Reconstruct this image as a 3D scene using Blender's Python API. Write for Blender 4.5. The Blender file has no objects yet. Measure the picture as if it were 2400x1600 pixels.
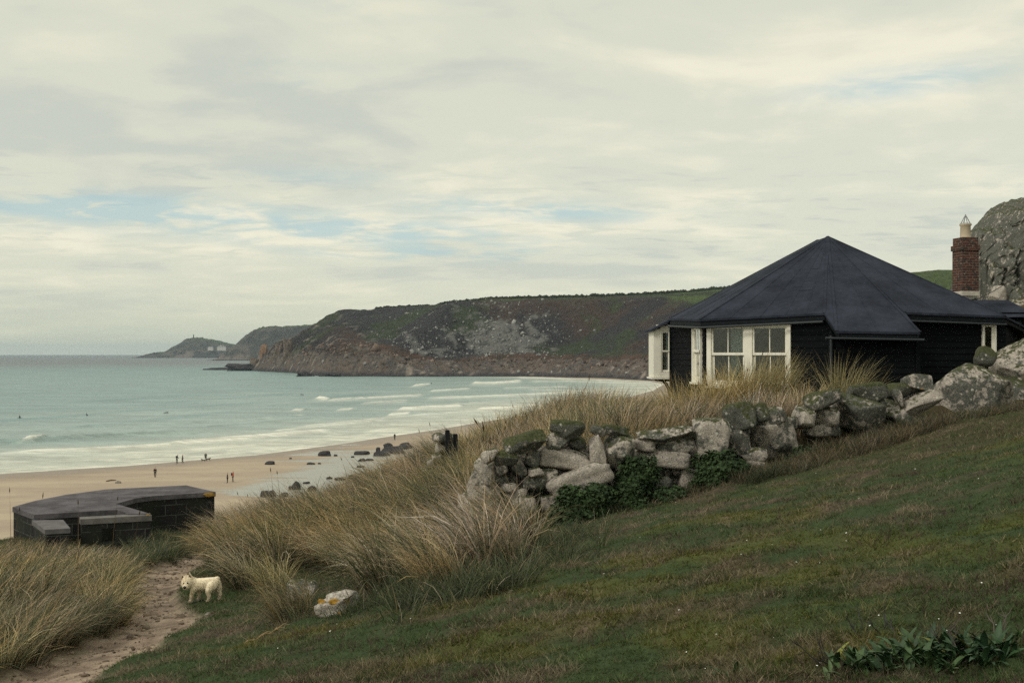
import bpy, bmesh, math, random
import numpy as np
from mathutils import Vector, Matrix

random.seed(7); RNG = np.random.default_rng(7)
R = math.radians
scene = bpy.context.scene
COL = scene.collection
EYE = 22.0            # eye height above the sea, metres
F = 2667.0; CX = 1200.0; CY = 828.0   # focal length and horizon of the 2400 px photograph

# ------------------------------------------------------------------ noise
def _hash(ix, iy, iz, seed):
    n = (ix * 374761393 + iy * 668265263 + iz * 2147483647 + seed * 1274126177) & 0xFFFFFFFF
    n = ((n ^ (n >> 13)) * 1103515245) & 0xFFFFFFFF
    n = (n ^ (n >> 16)) & 0xFFFFFFFF
    n = (n * 2246822519) & 0xFFFFFFFF
    return ((n ^ (n >> 15)) & 0xFFFFFF) / float(0xFFFFFF)
def vnoise(x, y, z=0.0, seed=0):
    x = np.asarray(x, float); y = np.asarray(y, float); z = np.asarray(z, float)
    x, y, z = np.broadcast_arrays(x, y, z)
    ix = np.floor(x).astype(np.int64); iy = np.floor(y).astype(np.int64); iz = np.floor(z).astype(np.int64)
    fx, fy, fz = x - ix, y - iy, z - iz
    fx = fx * fx * fx * (fx * (fx * 6 - 15) + 10); fy = fy * fy * fy * (fy * (fy * 6 - 15) + 10); fz = fz * fz * fz * (fz * (fz * 6 - 15) + 10)
    r = 0
    for dx in (0, 1):
        for dy in (0, 1):
            for dz in (0, 1):
                w = (fx if dx else 1 - fx) * (fy if dy else 1 - fy) * (fz if dz else 1 - fz)
                r = r + w * _hash(ix + dx, iy + dy, iz + dz, seed)
    return r * 2 - 1
def fbm(x, y, z=0.0, seed=0, octs=4, gain=.5):
    a, s, t = 1.0, 0, 0
    x = np.asarray(x, float); y = np.asarray(y, float); z = np.asarray(z, float)
    for o in range(octs):
        s = s + a * vnoise(x, y, z, seed + o * 17); t += a; a *= gain
        x, y, z = x * 2.03 + 5.1, y * 2.03 + 1.7, z * 2.03 + 9.2
    return s / t
def ridged(x, y, z=0.0, seed=0, octs=4):
    a, s, t = 1.0, 0, 0
    x = np.asarray(x, float); y = np.asarray(y, float); z = np.asarray(z, float)
    for o in range(octs):
        s = s + a * (1 - 2 * np.abs(vnoise(x, y, z, seed + o * 13))); t += a; a *= .5
        x, y, z = x * 2.1 + 3.3, y * 2.1 + 8.1, z * 2.1 + 4.4
    return s / t
def sstep(a, b, x):
    t = np.clip((np.asarray(x, float) - a) / (b - a), 0, 1)
    return t * t * (3 - 2 * t)
def lerp(a, b, t): return a + (b - a) * t
def mixc(c0, c1, t):
    t = np.clip(np.asarray(t, float), 0, 1)[..., None]
    return np.asarray(c0, float) * (1 - t) + np.asarray(c1, float) * t

# ------------------------------------------------------------------ object helpers
def W(px, py, Y):
    """point seen at photograph pixel (px, py) when it stands Y metres ahead"""
    return Vector(((px - CX) / F * Y, Y, EYE - (py - CY) / F * Y))
def tag(o, label=None, cat=None, group=None, kind=None):
    if label: o['label'] = label
    if cat: o['category'] = cat
    if group: o['group'] = group
    if kind: o['kind'] = kind
    return o
def thing(name, label, cat, loc=(0, 0, 0), group=None, rotz=0):
    o = bpy.data.objects.new(name, None); COL.objects.link(o)
    o.location = loc; o.rotation_euler = (0, 0, rotz); o.empty_display_size = .2
    return tag(o, label, cat, group)
def raw_mesh(name, V, Fc, mat, smooth=False, attrs=None, uv=None):
    me = bpy.data.meshes.new(name)
    V = np.asarray(V, np.float32).reshape(-1, 3)
    if isinstance(Fc, np.ndarray):
        n, k = Fc.shape
        me.vertices.add(len(V)); me.vertices.foreach_set('co', V.ravel())
        me.loops.add(n * k); me.loops.foreach_set('vertex_index', Fc.astype(np.int32).ravel())
        me.polygons.add(n); me.polygons.foreach_set('loop_start', np.arange(0, n * k, k, dtype=np.int32))
        me.update(calc_edges=True)
    else:
        me.from_pydata([tuple(v) for v in V.tolist()], [], Fc); me.update()
    if attrs:
        for an, (dom, arr) in attrs.items():
            arr = np.asarray(arr, np.float32)
            if arr.ndim == 1:
                a = me.attributes.new(an, 'FLOAT', dom); a.data.foreach_set('value', arr)
            else:
                if arr.shape[1] == 3: arr = np.concatenate([arr, np.ones((len(arr), 1), np.float32)], 1)
                a = me.attributes.new(an, 'FLOAT_COLOR', dom); a.data.foreach_set('color', arr.ravel())
    if uv is not None:
        l = me.uv_layers.new(name='UVMap'); l.data.foreach_set('uv', np.asarray(uv, np.float32).ravel())
    if mat is not None:
        for m in (mat if isinstance(mat, (list, tuple)) else [mat]): me.materials.append(m)
    if smooth: me.polygons.foreach_set('use_smooth', np.ones(len(me.polygons), bool))
    return me
def mk(name, V, Fc, mat, parent=None, loc=None, smooth=False, attrs=None, uv=None):
    """one mesh object; V in world coordinates (a parent only carries a location)"""
    V = np.asarray(V, float).reshape(-1, 3)
    off = np.zeros(3)
    if loc is not None: off = off + np.asarray(loc, float)
    p = parent; base = np.zeros(3)
    while p is not None:
        base = base + np.asarray(p.location[:]); p = p.parent
    if parent is not None and loc is None: off = base
    me = raw_mesh(name, V - off, Fc, mat, smooth, attrs, uv)
    o = bpy.data.objects.new(name, me); COL.objects.link(o)
    if parent is not None:
        o.parent = parent; o.location = off - base
    elif loc is not None: o.location = loc
    return o
class MB:
    """collects shapes into one mesh"""
    def __init__(s): s.V = []; s.F = []; s.uv = []
    def add(s, V, Fc, uv=None):
        b = len(s.V); s.V += [tuple(v) for v in V]
        for i, f in enumerate(Fc):
            s.F.append([b + k for k in f])
            s.uv += (uv[i] if uv else [(0, 0)] * len(f))
    def box(s, o, t, n, u0, u1, z0, z1, d0, d1):
        o = Vector(o); t = Vector(t); n = Vector(n); up = Vector((0, 0, 1))
        P = [o + t * u + up * z + n * d for d in (d0, d1) for z in (z0, z1) for u in (u0, u1)]
        Fc = [(0, 1, 3, 2), (4, 6, 7, 5), (0, 4, 5, 1), (2, 3, 7, 6), (0, 2, 6, 4), (1, 5, 7, 3)]
        s.add(P, Fc)
    def abox(s, x0, x1, y0, y1, z0, z1): s.box((0, 0, 0), (1, 0, 0), (0, 1, 0), x0, x1, z0, z1, y0, y1)
    def tube(s, pts, rad, n=8, cap=True):
        pts = [Vector(p) for p in pts]; m = len(pts)
        if not hasattr(rad, '__len__'): rad = [rad] * m
        V = []
        for i, p in enumerate(pts):
            d = (pts[min(i + 1, m - 1)] - pts[max(i - 1, 0)]).normalized()
            a = d.cross(Vector((0, 0, 1)))
            if a.length < 1e-3: a = Vector((1, 0, 0))
            a.normalize(); b = a.cross(d)
            for k in range(n):
                an = 2 * math.pi * k / n
                V.append(p + (a * math.cos(an) + b * math.sin(an)) * rad[i])
        Fc = [(i * n + k, i * n + (k + 1) % n, (i + 1) * n + (k + 1) % n, (i + 1) * n + k) for i in range(m - 1) for k in range(n)]
        if cap: Fc += [tuple(range(n - 1, -1, -1)), tuple((m - 1) * n + k for k in range(n))]
        s.add(V, Fc)
    def lathe(s, c, prof, n=20):
        c = Vector(c); m = len(prof)
        V = [c + Vector((r * math.cos(2 * math.pi * k / n), r * math.sin(2 * math.pi * k / n), z)) for r, z in prof for k in range(n)]
        Fc = [(i * n + k, i * n + (k + 1) % n, (i + 1) * n + (k + 1) % n, (i + 1) * n + k) for i in range(m - 1) for k in range(n)]
        Fc += [tuple(range(n - 1, -1, -1)), tuple((m - 1) * n + k for k in range(n))]
        s.add(V, Fc)
    def build(s, name, mat, parent=None, loc=None, smooth=False, uv=False):
        return mk(name, s.V, s.F, mat, parent, loc, smooth, uv=s.uv if uv else None)

# ------------------------------------------------------------------ materials
class NT:
    def __init__(s, tree): s.t = tree; s.t.nodes.clear()
    def n(s, typ, **kw):
        nd = s.t.nodes.new(typ)
        for k, v in kw.items():
            if k.startswith('i_'): s.set(nd.inputs[k[2:].replace('_', ' ')], v)
            else: setattr(nd, k, v)
        return nd
    def set(s, sock, v):
        if isinstance(v, bpy.types.NodeSocket): s.t.links.new(v, sock)
        elif isinstance(v, (tuple, list)) and len(v) == 3 and sock.type == 'RGBA': sock.default_value = (*v, 1)
        else: sock.default_value = v
    def math(s, op, a, b=None, c=None, clamp=False):
        nd = s.t.nodes.new('ShaderNodeMath'); nd.operation = op; nd.use_clamp = clamp
        for i, v in enumerate((a, b, c)):
            if v is not None: s.set(nd.inputs[i], v)
        return nd.outputs[0]
    def vmath(s, op, a, b=None):
        nd = s.t.nodes.new('ShaderNodeVectorMath'); nd.operation = op
        for i, v in enumerate((a, b)):
            if v is not None: s.set(nd.inputs[i], v)
        return nd.outputs[0]
    def noise(s, vec, scale, detail=4, rough=.55, dist=0, dim='3D'):
        nd = s.n('ShaderNodeTexNoise', noise_dimensions=dim)
        s.set(nd.inputs['Vector'], vec); nd.inputs['Scale'].default_value = scale
        nd.inputs['Detail'].default_value = detail; nd.inputs['Roughness'].default_value = rough; nd.inputs['Distortion'].default_value = dist
        return nd.outputs['Fac']
    def ramp(s, f, a, b, lo=0.0, hi=1.0):
        nd = s.n('ShaderNodeMapRange', interpolation_type='SMOOTHSTEP', clamp=True)
        for k, v in zip(('Value', 'From Min', 'From Max', 'To Min', 'To Max'), (f, a, b, lo, hi)): s.set(nd.inputs[k], v)
        return nd.outputs[0]
    def mix(s, f, a, b, blend='MIX'):
        nd = s.n('ShaderNodeMix', data_type='RGBA', blend_type=blend)
        s.set(nd.inputs[0], f); s.set(nd.inputs[6], a); s.set(nd.inputs[7], b)
        return nd.outputs[2]
    def scale(s, vec, k):
        nd = s.n('ShaderNodeMapping'); s.set(nd.inputs['Vector'], vec); nd.inputs['Scale'].default_value = k
        return nd.outputs[0]
    def bump(s, h, strength=.5, dist=.02, normal=None):
        nd = s.n('ShaderNodeBump'); s.set(nd.inputs['Height'], h)
        nd.inputs['Strength'].default_value = strength; nd.inputs['Distance'].default_value = dist
        if normal is not None: s.set(nd.inputs['Normal'], normal)
        return nd.outputs[0]
def newmat(name):
    m = bpy.data.materials.new(name); m.use_nodes = True
    return m, NT(m.node_tree)
def finish(T, color, rough=.8, normal=None, spec=.3, **kw):
    b = T.n('ShaderNodeBsdfPrincipled'); T.set(b.inputs['Base Color'], color); T.set(b.inputs['Roughness'], rough)
    b.inputs['Specular IOR Level'].default_value = spec
    if normal is not None: T.set(b.inputs['Normal'], normal)
    for k, v in kw.items(): T.set(b.inputs[k.replace('_', ' ')], v)
    o = T.n('ShaderNodeOutputMaterial'); T.t.links.new(b.outputs[0], o.inputs[0])
    return b
def plain(name, col, rough=.7, var=.25, scale=6.0, bump=.15, spec=.3, dist=.01, stretch=(1, 1, 1)):
    m, T = newmat(name)
    tc = T.n('ShaderNodeTexCoord').outputs['Object']
    v = T.scale(tc, stretch)
    n1 = T.noise(v, scale, 5, .6); n2 = T.noise(v, scale * 7, 3, .6)
    f = T.math('ADD', T.math('MULTIPLY', n1, .7), T.math('MULTIPLY', n2, .3))
    c = T.mix(T.ramp(f, .3, .7), tuple(x * (1 - var) for x in col), tuple(min(1, x * (1 + var)) for x in col))
    finish(T, c, rough, T.bump(f, bump, dist) if bump else None, spec)
    return m
def attr_mat(name, rough=.9, nscale=3.0, var=.35, bump=.4, dist=.05, spec=.15, rattr=None):
    """colour from the surface's own 'tint' attribute, broken up by noise"""
    m, T = newmat(name)
    tc = T.n('ShaderNodeTexCoord').outputs['Object']
    a = T.n('ShaderNodeAttribute', attribute_name='tint').outputs['Color']
    n1 = T.noise(tc, nscale, 6, .65); n2 = T.noise(tc, nscale * 9, 4, .65)
    f = T.math('ADD', T.math('MULTIPLY', n1, .5), T.math('MULTIPLY', n2, .5))
    k = T.ramp(f, .28, .72, 1 - var, 1 + var)
    cx = T.n('ShaderNodeCombineXYZ'); [T.set(cx.inputs[i], k) for i in range(3)]
    c = T.mix(1.0, a, cx.outputs[0], 'MULTIPLY')
    r = rough
    if rattr:
        r = T.n('ShaderNodeAttribute', attribute_name=rattr).outputs['Fac']
    finish(T, c, r, T.bump(f, bump, dist), spec)
    return m
def granite(name, pale=.5, moss=.3, orange=.15, white=.3):
    m, T = newmat(name)
    tc = T.n('ShaderNodeTexCoord').outputs['Object']
    rnd = T.n('ShaderNodeObjectInfo').outputs['Random']
    off = T.n('ShaderNodeCombineXYZ'); T.set(off.inputs[0], T.math('MULTIPLY', rnd, 37.0)); T.set(off.inputs[1], T.math('MULTIPLY', rnd, 91.0))
    v = T.vmath('ADD', tc, off.outputs[0])
    big = T.noise(v, 3.0, 6, .62); mid = T.noise(v, 11, 6, .66); fine = T.noise(v, 60, 3, .6)
    warm = T.mix(T.ramp(mid, .35, .65), (.54, .48, .41), (.36, .33, .285))
    warm = T.mix(T.ramp(fine, .35, .7), warm, (.20, .185, .165))
    dark = T.mix(T.ramp(fine, .4, .65), (.062, .066, .058), (.165, .165, .142))
    k = T.math('ADD', T.math('ADD', T.math('MULTIPLY', big, .55), T.math('MULTIPLY', mid, .45)), T.math('MULTIPLY', T.math('SUBTRACT', rnd, .5), .13))
    c = T.mix(T.ramp(k, .36 + .26 * pale, .43 + .26 * pale), warm, dark)
    pit = T.noise(v, 34, 4, .7)
    c = T.mix(T.math('MULTIPLY', T.ramp(pit, .60, .66), .75), c, (.06, .06, .052)); c = T.mix(T.math('MULTIPLY', T.ramp(pit, .40, .34), .55), c, (.43, .40, .34))
    vo = T.n('ShaderNodeTexVoronoi'); T.set(vo.inputs['Vector'], v); vo.inputs['Scale'].default_value = 9
    spots = T.math('MULTIPLY', T.ramp(vo.outputs['Distance'], .26, .2), T.ramp(T.noise(v, 5.3, 3), .62 - .2 * white, .66 - .2 * white))
    c = T.mix(T.math('MULTIPLY', spots, .85), c, (.50, .49, .42))
    nz = T.n('ShaderNodeSeparateXYZ'); T.set(nz.inputs[0], T.n('ShaderNodeNewGeometry').outputs['Normal'])
    mk_ = T.ramp(T.math('ADD', nz.outputs[2], T.math('MULTIPLY', T.math('SUBTRACT', mid, .5), 2.6)), .95 - 1.1 * moss, 1.35 - 1.1 * moss)
    c = T.mix(mk_, c, T.mix(T.ramp(pit, .38, .62), (.030, .038, .018), (.085, .090, .040)))
    orr = T.ramp(T.noise(v, 4.1, 5, .6), .74 - .16 * orange, .77 - .16 * orange)
    c = T.mix(T.math('MULTIPLY', orr, .8), c, (.30, .17, .028))
    h = T.math('ADD', T.math('MULTIPLY', mid, .6), T.math('ADD', T.math('MULTIPLY', fine, .35), T.math('MULTIPLY', pit, .35)))
    finish(T, c, .92, T.bump(h, .8, .035), .12)
    return m
# ================================================================== camera, sky, sun
cam = bpy.data.cameras.new('camera'); cam_o = bpy.data.objects.new('camera', cam); COL.objects.link(cam_o)
cam_o.location = (0, 0, EYE); cam_o.rotation_euler = (R(90), 0, 0)
cam.sensor_width = 36; cam.lens = 40.0; cam.shift_y = 28 / 2400; cam.clip_start = .1; cam.clip_end = 90000
scene.camera = cam_o
scene.view_settings.view_transform = 'Standard'; scene.view_settings.look = 'None'
scene.view_settings.exposure = 0.0; scene.view_settings.gamma = 1.0

SUN_EL, SUN_AZ = 42.0, 232.0      # azimuth clockwise from +Y
sun = bpy.data.lights.new('sun', 'SUN'); sun.energy = 1.5; sun.angle = R(16); sun.color = (1, .93, .82)
sun_o = bpy.data.objects.new('sun', sun); COL.objects.link(sun_o)
sd = Vector((math.sin(R(SUN_AZ)) * math.cos(R(SUN_EL)), math.cos(R(SUN_AZ)) * math.cos(R(SUN_EL)), math.sin(R(SUN_EL))))
sun_o.rotation_euler = sd.to_track_quat('Z', 'Y').to_euler(); sun_o.location = (0, 0, 400)

world = bpy.data.worlds.new('World'); scene.world = world; world.use_nodes = True
def build_sky():
    T = NT(world.node_tree)
    sky = T.n('ShaderNodeTexSky', sky_type='NISHITA', sun_disc=False)
    sky.sun_elevation = R(SUN_EL); sky.sun_rotation = R(SUN_AZ)
    d = T.n('ShaderNodeTexCoord').outputs['Generated']
    sp = T.n('ShaderNodeSeparateXYZ'); T.set(sp.inputs[0], d); x, y, z = sp.outputs
    zz = T.math('MAXIMUM', z, 0.0)
    def cloud_plane(h, sx, sy, ox=0, oy=0):        # a flat cloud sheet met by the view direction
        den = T.math('ADD', zz, h)
        c = T.n('ShaderNodeCombineXYZ')
        T.set(c.inputs[0], T.math('ADD', T.math('MULTIPLY', T.math('DIVIDE', x, den), sx), ox))
        T.set(c.inputs[1], T.math('ADD', T.math('MULTIPLY', T.math('DIVIDE', y, den), sy), oy))
        return c.outputs[0]
    az = T.math('ARCTAN2', x, y); el = T.math('ARCSINE', zz)
    def blob(a0, e0, wa, we, tilt=0.0):            # one cloud bank or gap at a compass bearing and a height
        da = T.math('SUBTRACT', az, R(a0)); de = T.math('SUBTRACT', T.math('SUBTRACT', el, R(e0)), T.math('MULTIPLY', da, tilt))
        q = T.math('ADD', T.math('POWER', T.math('ABSOLUTE', T.math('DIVIDE', da, R(wa))), 2.0), T.math('POWER', T.math('ABSOLUTE', T.math('DIVIDE', de, R(we))), 2.0))
        return T.math('EXPONENT', T.math('MULTIPLY', q, -1.0))
    nA = T.noise(cloud_plane(.10, .55, .75, 3.1, 1.2), 1.0, 3, .45, .3)      # soft high sheet
    nB = T.noise(cloud_plane(.13, 1.35, 1.5, 7.7, 4.0), 1.5, 7, .56, .5)       # ragged lower layer
    nC = T.noise(cloud_plane(.13, 2.2, 2.8, 1.7, 9.0), 2.0, 7, .6, .4)          # fine streaks
    S = lambda *v: T.math('ADD', v[0], S(*v[1:])) if len(v) > 1 else v[0]
    M = lambda a, b: T.math('MULTIPLY', a, b)
    lift = S(M(blob(-1, 11, 9, 2.6, .18), .20), M(blob(13, 13.5, 12, 2.0, .10), .22), M(blob(-21, 14.5, 8, 2.0, .1), .28), M(blob(-20, 5.2, 7, .6, 0), .18), M(blob(22, 9.4, 5, 1.2, .05), .16),
             M(blob(-19, 10, 7, 1.8, .0), -.06), M(blob(10, 8.6, 16, 1.5, .05), -.24), M(blob(-8, 13.5, 6, 1.6, 0), -.05), M(blob(18, 17, 8, 1.4, 0), -.14), M(blob(-6, 4.0, 16, .7, 0), -.16))
    b = S(M(T.ramp(nA, .30, .70), .66), M(T.ramp(nB, .3, .7), .42), M(T.ramp(nC, .3, .7), .16), -.12, lift)
    nF = T.noise(cloud_plane(.09, 1.3, 2.4, 4.4, 2.0), 2.6, 7, .62, .5)
    band = T.math('MULTIPLY', T.ramp(el, R(3.2), R(5.2)), T.ramp(el, R(10.5), R(8.0)))
    b = T.math('SUBTRACT', b, M(M(T.ramp(nF, .50, .66), band), .30))
    # colours are radiance / strength; the sheet runs from grey bellies to cream lit tops
    grey = (6.35, 6.55, 5.65); mid = (7.6, 7.6, 6.1); cream = (9.5, 9.0, 7.05)
    c = T.mix(T.ramp(b, .05, .45), grey, mid); c = T.mix(T.ramp(b, .45, 1.0), c, cream)
    gap = S(M(blob(-20, 6.9, 7, .7), 1.1), M(blob(-9, 6.1, 9, .7, -.02), .95), M(blob(1, 7.2, 6, .5, -.05), .9), M(blob(-10, 8.7, 4, .4), .35), M(blob(19, 12.7, 4.2, .7, .05), .75), M(blob(-7, 17.6, 3.5, .9), .7), M(blob(-10, 13.6, 2.2, .6), .3), M(blob(-4, 5.0, 6, .4), .6))
    gp = M(gap, T.ramp(T.math('ADD', nC, M(nB, .6)), .96, .68))
    blue = T.mix(.75, sky.outputs[0], (4.5, 6.8, 7.2))
    c = T.mix(T.math('MINIMUM', M(gp, .85), .62), c, blue)
    c = T.mix(T.ramp(el, R(4.5), R(0.0), 0, .72), c, (6.5, 6.85, 5.2))         # thick low air over the sea
    c = T.mix(T.ramp(el, R(20), R(60), 0, .85), c, (9.6, 9.4, 8.6))            # bright cloud overhead
    c = T.mix(.10, c, sky.outputs[0])
    bg = T.n('ShaderNodeBackground'); T.set(bg.inputs[0], c); bg.inputs[1].default_value = .1
    o = T.n('ShaderNodeOutputWorld'); T.t.links.new(bg.outputs[0], o.inputs[0])
build_sky()
scene.cycles.use_denoising = False
scene.cycles.max_bounces = 6; scene.cycles.diffuse_bounces = 3; scene.cycles.transparent_max_bounces = 12
scene.cycles.sample_clamp_indirect = 4

# ================================================================== the near slope
WALL = np.array([[-6, 17.0], [-.65, 17.4], [2.02, 18.0], [4.27, 19.0], [7.3, 20.5], [9.27, 21.5], [12, 23], [20, 27]])
CREST = np.array([[-60, 17], [-18, 20], [-11, 24.2], [-8, 28], [-5, 28.5], [-3, 28.5], [0, 30], [3, 33.5], [6, 38], [10, 46], [14, 56], [20, 70], [40, 90], [80, 120]])
def wall_s(X, Y): return Y - np.interp(X, WALL[:, 0], WALL[:, 1])
def bank(X, Y):
    amt = np.interp(X, [-1.6, -.2, 1.2, 2.5, 4.3, 6, 8, 10, 13], [0, .35, .75, .85, .72, .6, .45, .35, .1])
    return amt * sstep(.08, .85, wall_s(X, Y))
def plane(X, Y): return -1.105 + .21 * X - .09 * Y
_cp = [(0, 0, -1.62), (3, -3, -1.0), (-4, -3, -2.2)]
for px, py, Y in [(1200, 1600, 5.9), (2400, 1600, 4.6), (0, 1600, 9.5), (1800, 1300, 8.4), (1200, 1300, 12.4), (2300, 1100, 11.2), (1700, 1180, 13.2),
                  (1296, 1224, 17.0), (1500, 1195, 17.6), (1700, 1145, 18.3), (1900, 1048, 19.5), (2100, 1003, 20.5), (2250, 975, 21.6), (2400, 939, 23.6), (470, 1408, 16.4), (337, 1470, 13.4), (450, 1345, 18.6),
                  (520, 1292, 22.6), (505, 1270, 25.3), (350, 1296, 21.6), (100, 1560, 10.6), (100, 1330, 15.6), (0, 1300, 19.5), (760, 1212, 26), (900, 1152, 26.5), (1000, 1098, 27.2), (1150, 1045, 27.5), (1300, 1002, 28), (1450, 985, 27.5),
                  (800, 1408, 12.6), (950, 1250, 19), (700, 1300, 18.5), (2319, 722, 38), (2400, 690, 40), (2200, 775, 41), (30, 1240, 23.5), (640, 1250, 24.5)]:
    p = W(px, py, Y); _cp.append((p.x, p.y, p.z - EYE))
_cp += [(6, 27, -1.62), (9, 27, -1.3), (11.5, 27, -1.0), (6, 32, -1.7), (20, 36, 3.2), (24, 34, 4.4), (26, 42, 5.0), (13, 34, -.6), (-14, 19, -4.9), (-14, 12, -4.2), (18, 16, 2.4), (16, 22, 1.0), (12, 10, 1.2)]
_cp = np.array(_cp)
_res = _cp[:, 2] - plane(_cp[:, 0], _cp[:, 1]) - bank(_cp[:, 0], _cp[:, 1])
def _kern(ax, ay, bx, by): return np.exp(-((ax - bx) ** 2 + (ay - by) ** 2) / (2 * 3.6 ** 2))
_K = _kern(_cp[:, 0][:, None], _cp[:, 1][:, None], _cp[:, 0][None], _cp[:, 1][None])
_wt = np.linalg.solve(_K + .12 * np.eye(len(_cp)), _res)
def near_h(X, Y):
    X = np.asarray(X, float); Y = np.asarray(Y, float)
    r = np.zeros(np.broadcast(X, Y).shape)
    for (cx, cy, _), w in zip(_cp, _wt): r = r + w * _kern(X, Y, cx, cy)
    return plane(X, Y) + bank(X, Y) + r
# the trodden path: a line of points on the ground with a half width
PATH = [W(-60, 1640, 8.6), W(70, 1603, 9.6), W(165, 1571, 10.4), W(245, 1533, 11.2), W(325, 1494, 12.2), W(385, 1456, 13.3), W(345, 1425, 14.3), W(338, 1385, 15.6), W(368, 1343, 17.5), W(415, 1314, 19.4), W(480, 1290, 22), W(560, 1270, 25.5)]
PATHW = [.9, .74, .62, .56, .52, .46, .40, .40, .42, .42, .36, .25]
def path_mask(X, Y):
    best = np.full(np.broadcast(X, Y).shape, 9.0)
    for i in range(len(PATH) - 1):
        ax, ay = PATH[i].x, PATH[i].y; bx, by = PATH[i + 1].x, PATH[i + 1].y
        t = np.clip(((X - ax) * (bx - ax) + (Y - ay) * (by - ay)) / ((bx - ax) ** 2 + (by - ay) ** 2), 0, 1)
        dd = np.hypot(X - ax - t * (bx - ax), Y - ay - t * (by - ay)) / (PATHW[i] + t * (PATHW[i + 1] - PATHW[i]))
        best = np.minimum(best, dd)
    return 1 - sstep(.75, 1.2, best + .42 * fbm(np.asarray(X) * 1.7, np.asarray(Y) * 1.7, 0, 5))
def ground_h(X, Y):
    X = np.asarray(X, float); Y = np.asarray(Y, float)
    yc = np.interp(X, CREST[:, 0], CREST[:, 1])
    Yn = np.minimum(Y, yc)
    h = near_h(X, Yn)
    t = np.maximum(Y - yc, 0)
    h = h - 21 * (1 - np.exp(-(t / 26) ** 1.35)) - .02 * t
    pm = path_mask(X, Y)
    near = sstep(45, 20, Y)
    h = h + near * (1 - pm) * (.075 * fbm(X * .9 + .4 * Y, Y * 1.5, 0, 11, 3) + .045 * fbm(X * 3.1, Y * 4.0, 0, 12, 4))
    h = h - .10 * pm * near + near * pm * .05 * fbm(X * 3.5, Y * 3.5, 0, 13, 3)
    return np.maximum(h, -22.8)
def gz(x, y): return EYE + float(ground_h(np.array([x]), np.array([y]))[0])
def on_ground(px, py, y0=3.0, y1=60.0):
    """where the line of sight through a photograph pixel first meets the near slope"""
    Y = np.linspace(y0, y1, 1500); X = (px - CX) / F * Y
    hit = ground_h(X, Y) - (-(py - CY) / F * Y)
    i = int(np.argmax(hit >= 0))
    if hit[i] < 0: i = len(Y) - 1
    return Vector((X[i], Y[i], EYE + -(py - CY) / F * Y[i]))
def to_px(X, Y, Z): return CX + F * X / Y, CY - F * (Z - EYE) / Y
def in_poly(px, py, poly):
    px = np.asarray(px, float); py = np.asarray(py, float); ins = np.zeros(np.broadcast(px, py).shape, bool)
    n = len(poly)
    for i in range(n):
        x0, y0 = poly[i]; x1, y1 = poly[(i + 1) % n]
        if y0 == y1: continue
        c = ((y0 > py) != (y1 > py)) & (px < (x1 - x0) * (py - y0) / (y1 - y0) + x0)
        ins ^= c
    return ins
def axis(segs):
    out = []
    for a, b, st in segs: out += list(np.arange(a, b, st))
    return np.array(out + [segs[-1][1]])
def grid_faces(nx, ny):
    i = np.arange(nx - 1)[None, :] + np.arange(ny - 1)[:, None] * nx
    return np.stack([i, i + 1, i + 1 + nx, i + nx], -1).reshape(-1, 4)
# marram country, as ground outlines (seen from the slope)
MAR_L = [(-220, 1340), (0, 1300), (120, 1300), (230, 1320), (300, 1352), (340, 1400), (345, 1440), (300, 1470), (170, 1530), (40, 1580), (-220, 1640)]
MAR_M = [(500, 1288), (520, 1262), (600, 1238), (760, 1205), (900, 1145), (1000, 1098), (1080, 1075), (1130, 1100), (1085, 1200), (1215, 1268), (1262, 1300), (1200, 1335), (1090, 1372), (960, 1398), (890, 1392), (860, 1352), (755, 1338), (650, 1338), (610, 1378), (560, 1385), (545, 1340), (500, 1328), (500, 1310)]
def build_ground():
    xs = axis([(-60, -16, 2.0), (-16, -10, .4), (-10, 11, .11), (11, 24, .45), (24, 80, 2.5)])
    ys = axis([(-8, 2, .5), (2, 9, .09), (9, 26, .12), (26, 45, .4), (45, 140, 2.5)])
    X, Y = np.meshgrid(xs, ys)
    H = ground_h(X, Y)
    pm = path_mask(X, Y)
    n1 = fbm(X * .55 + 3, Y * .9, 0, 21, 4); n2 = fbm(X * 1.9, Y * 2.7, 0, 22, 4); n3 = fbm(X * 7, Y * 7, 0, 23, 3)
    green, brown, yel, tan = (.034, .052, .020), (.066, .054, .037), (.074, .084, .022), (.15, .11, .075)
    c = mixc(green, brown, sstep(-.15, .35, n2 + .5 * n3))
    c = mixc(c, yel, .75 * sstep(.15, .5, n1 + .3 * n2) * sstep(20, 10, Y))
    c = mixc(c, (.050, .036, .018), .7 * sstep(2, 7, X) * sstep(11, 16, Y))
    c = mixc(c, tan, .8 * sstep(.42, .55, n2 * .7 + n3 * .5))
    px, py = to_px(X, np.maximum(Y, 1), H + EYE)
    mar = (in_poly(px, py, MAR_L) | in_poly(px, py, MAR_M)) & (Y > 6)
    c = mixc(c, (.040, .036, .018), mar * .9)
    c = mixc(c, (.105, .062, .032), sstep(13.5, 15.5, X) * sstep(30, 34, Y) * sstep(.5, -.3, n1))      # rusty bracken below the crag
    sand = mixc((.33, .26, .19), (.205, .155, .115), sstep(-.3, .4, n2 + n3 * .9)); sand = mixc(sand, (.10, .078, .055), .7 * sstep(.25, .5, n3))
    c = mixc(c, sand, pm)
    c = mixc(c, (.07, .075, .035), sstep(34, 44, Y))
    V = np.stack([X, Y, H + EYE], -1).reshape(-1, 3)
    o = mk('ground', V, grid_faces(len(xs), len(ys)), attr_mat('turf', .95, 5, .42, .6, .03), smooth=True, attrs={'tint': ('POINT', c.reshape(-1, 3))})
    tag(o, kind='structure')
build_ground()

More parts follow.
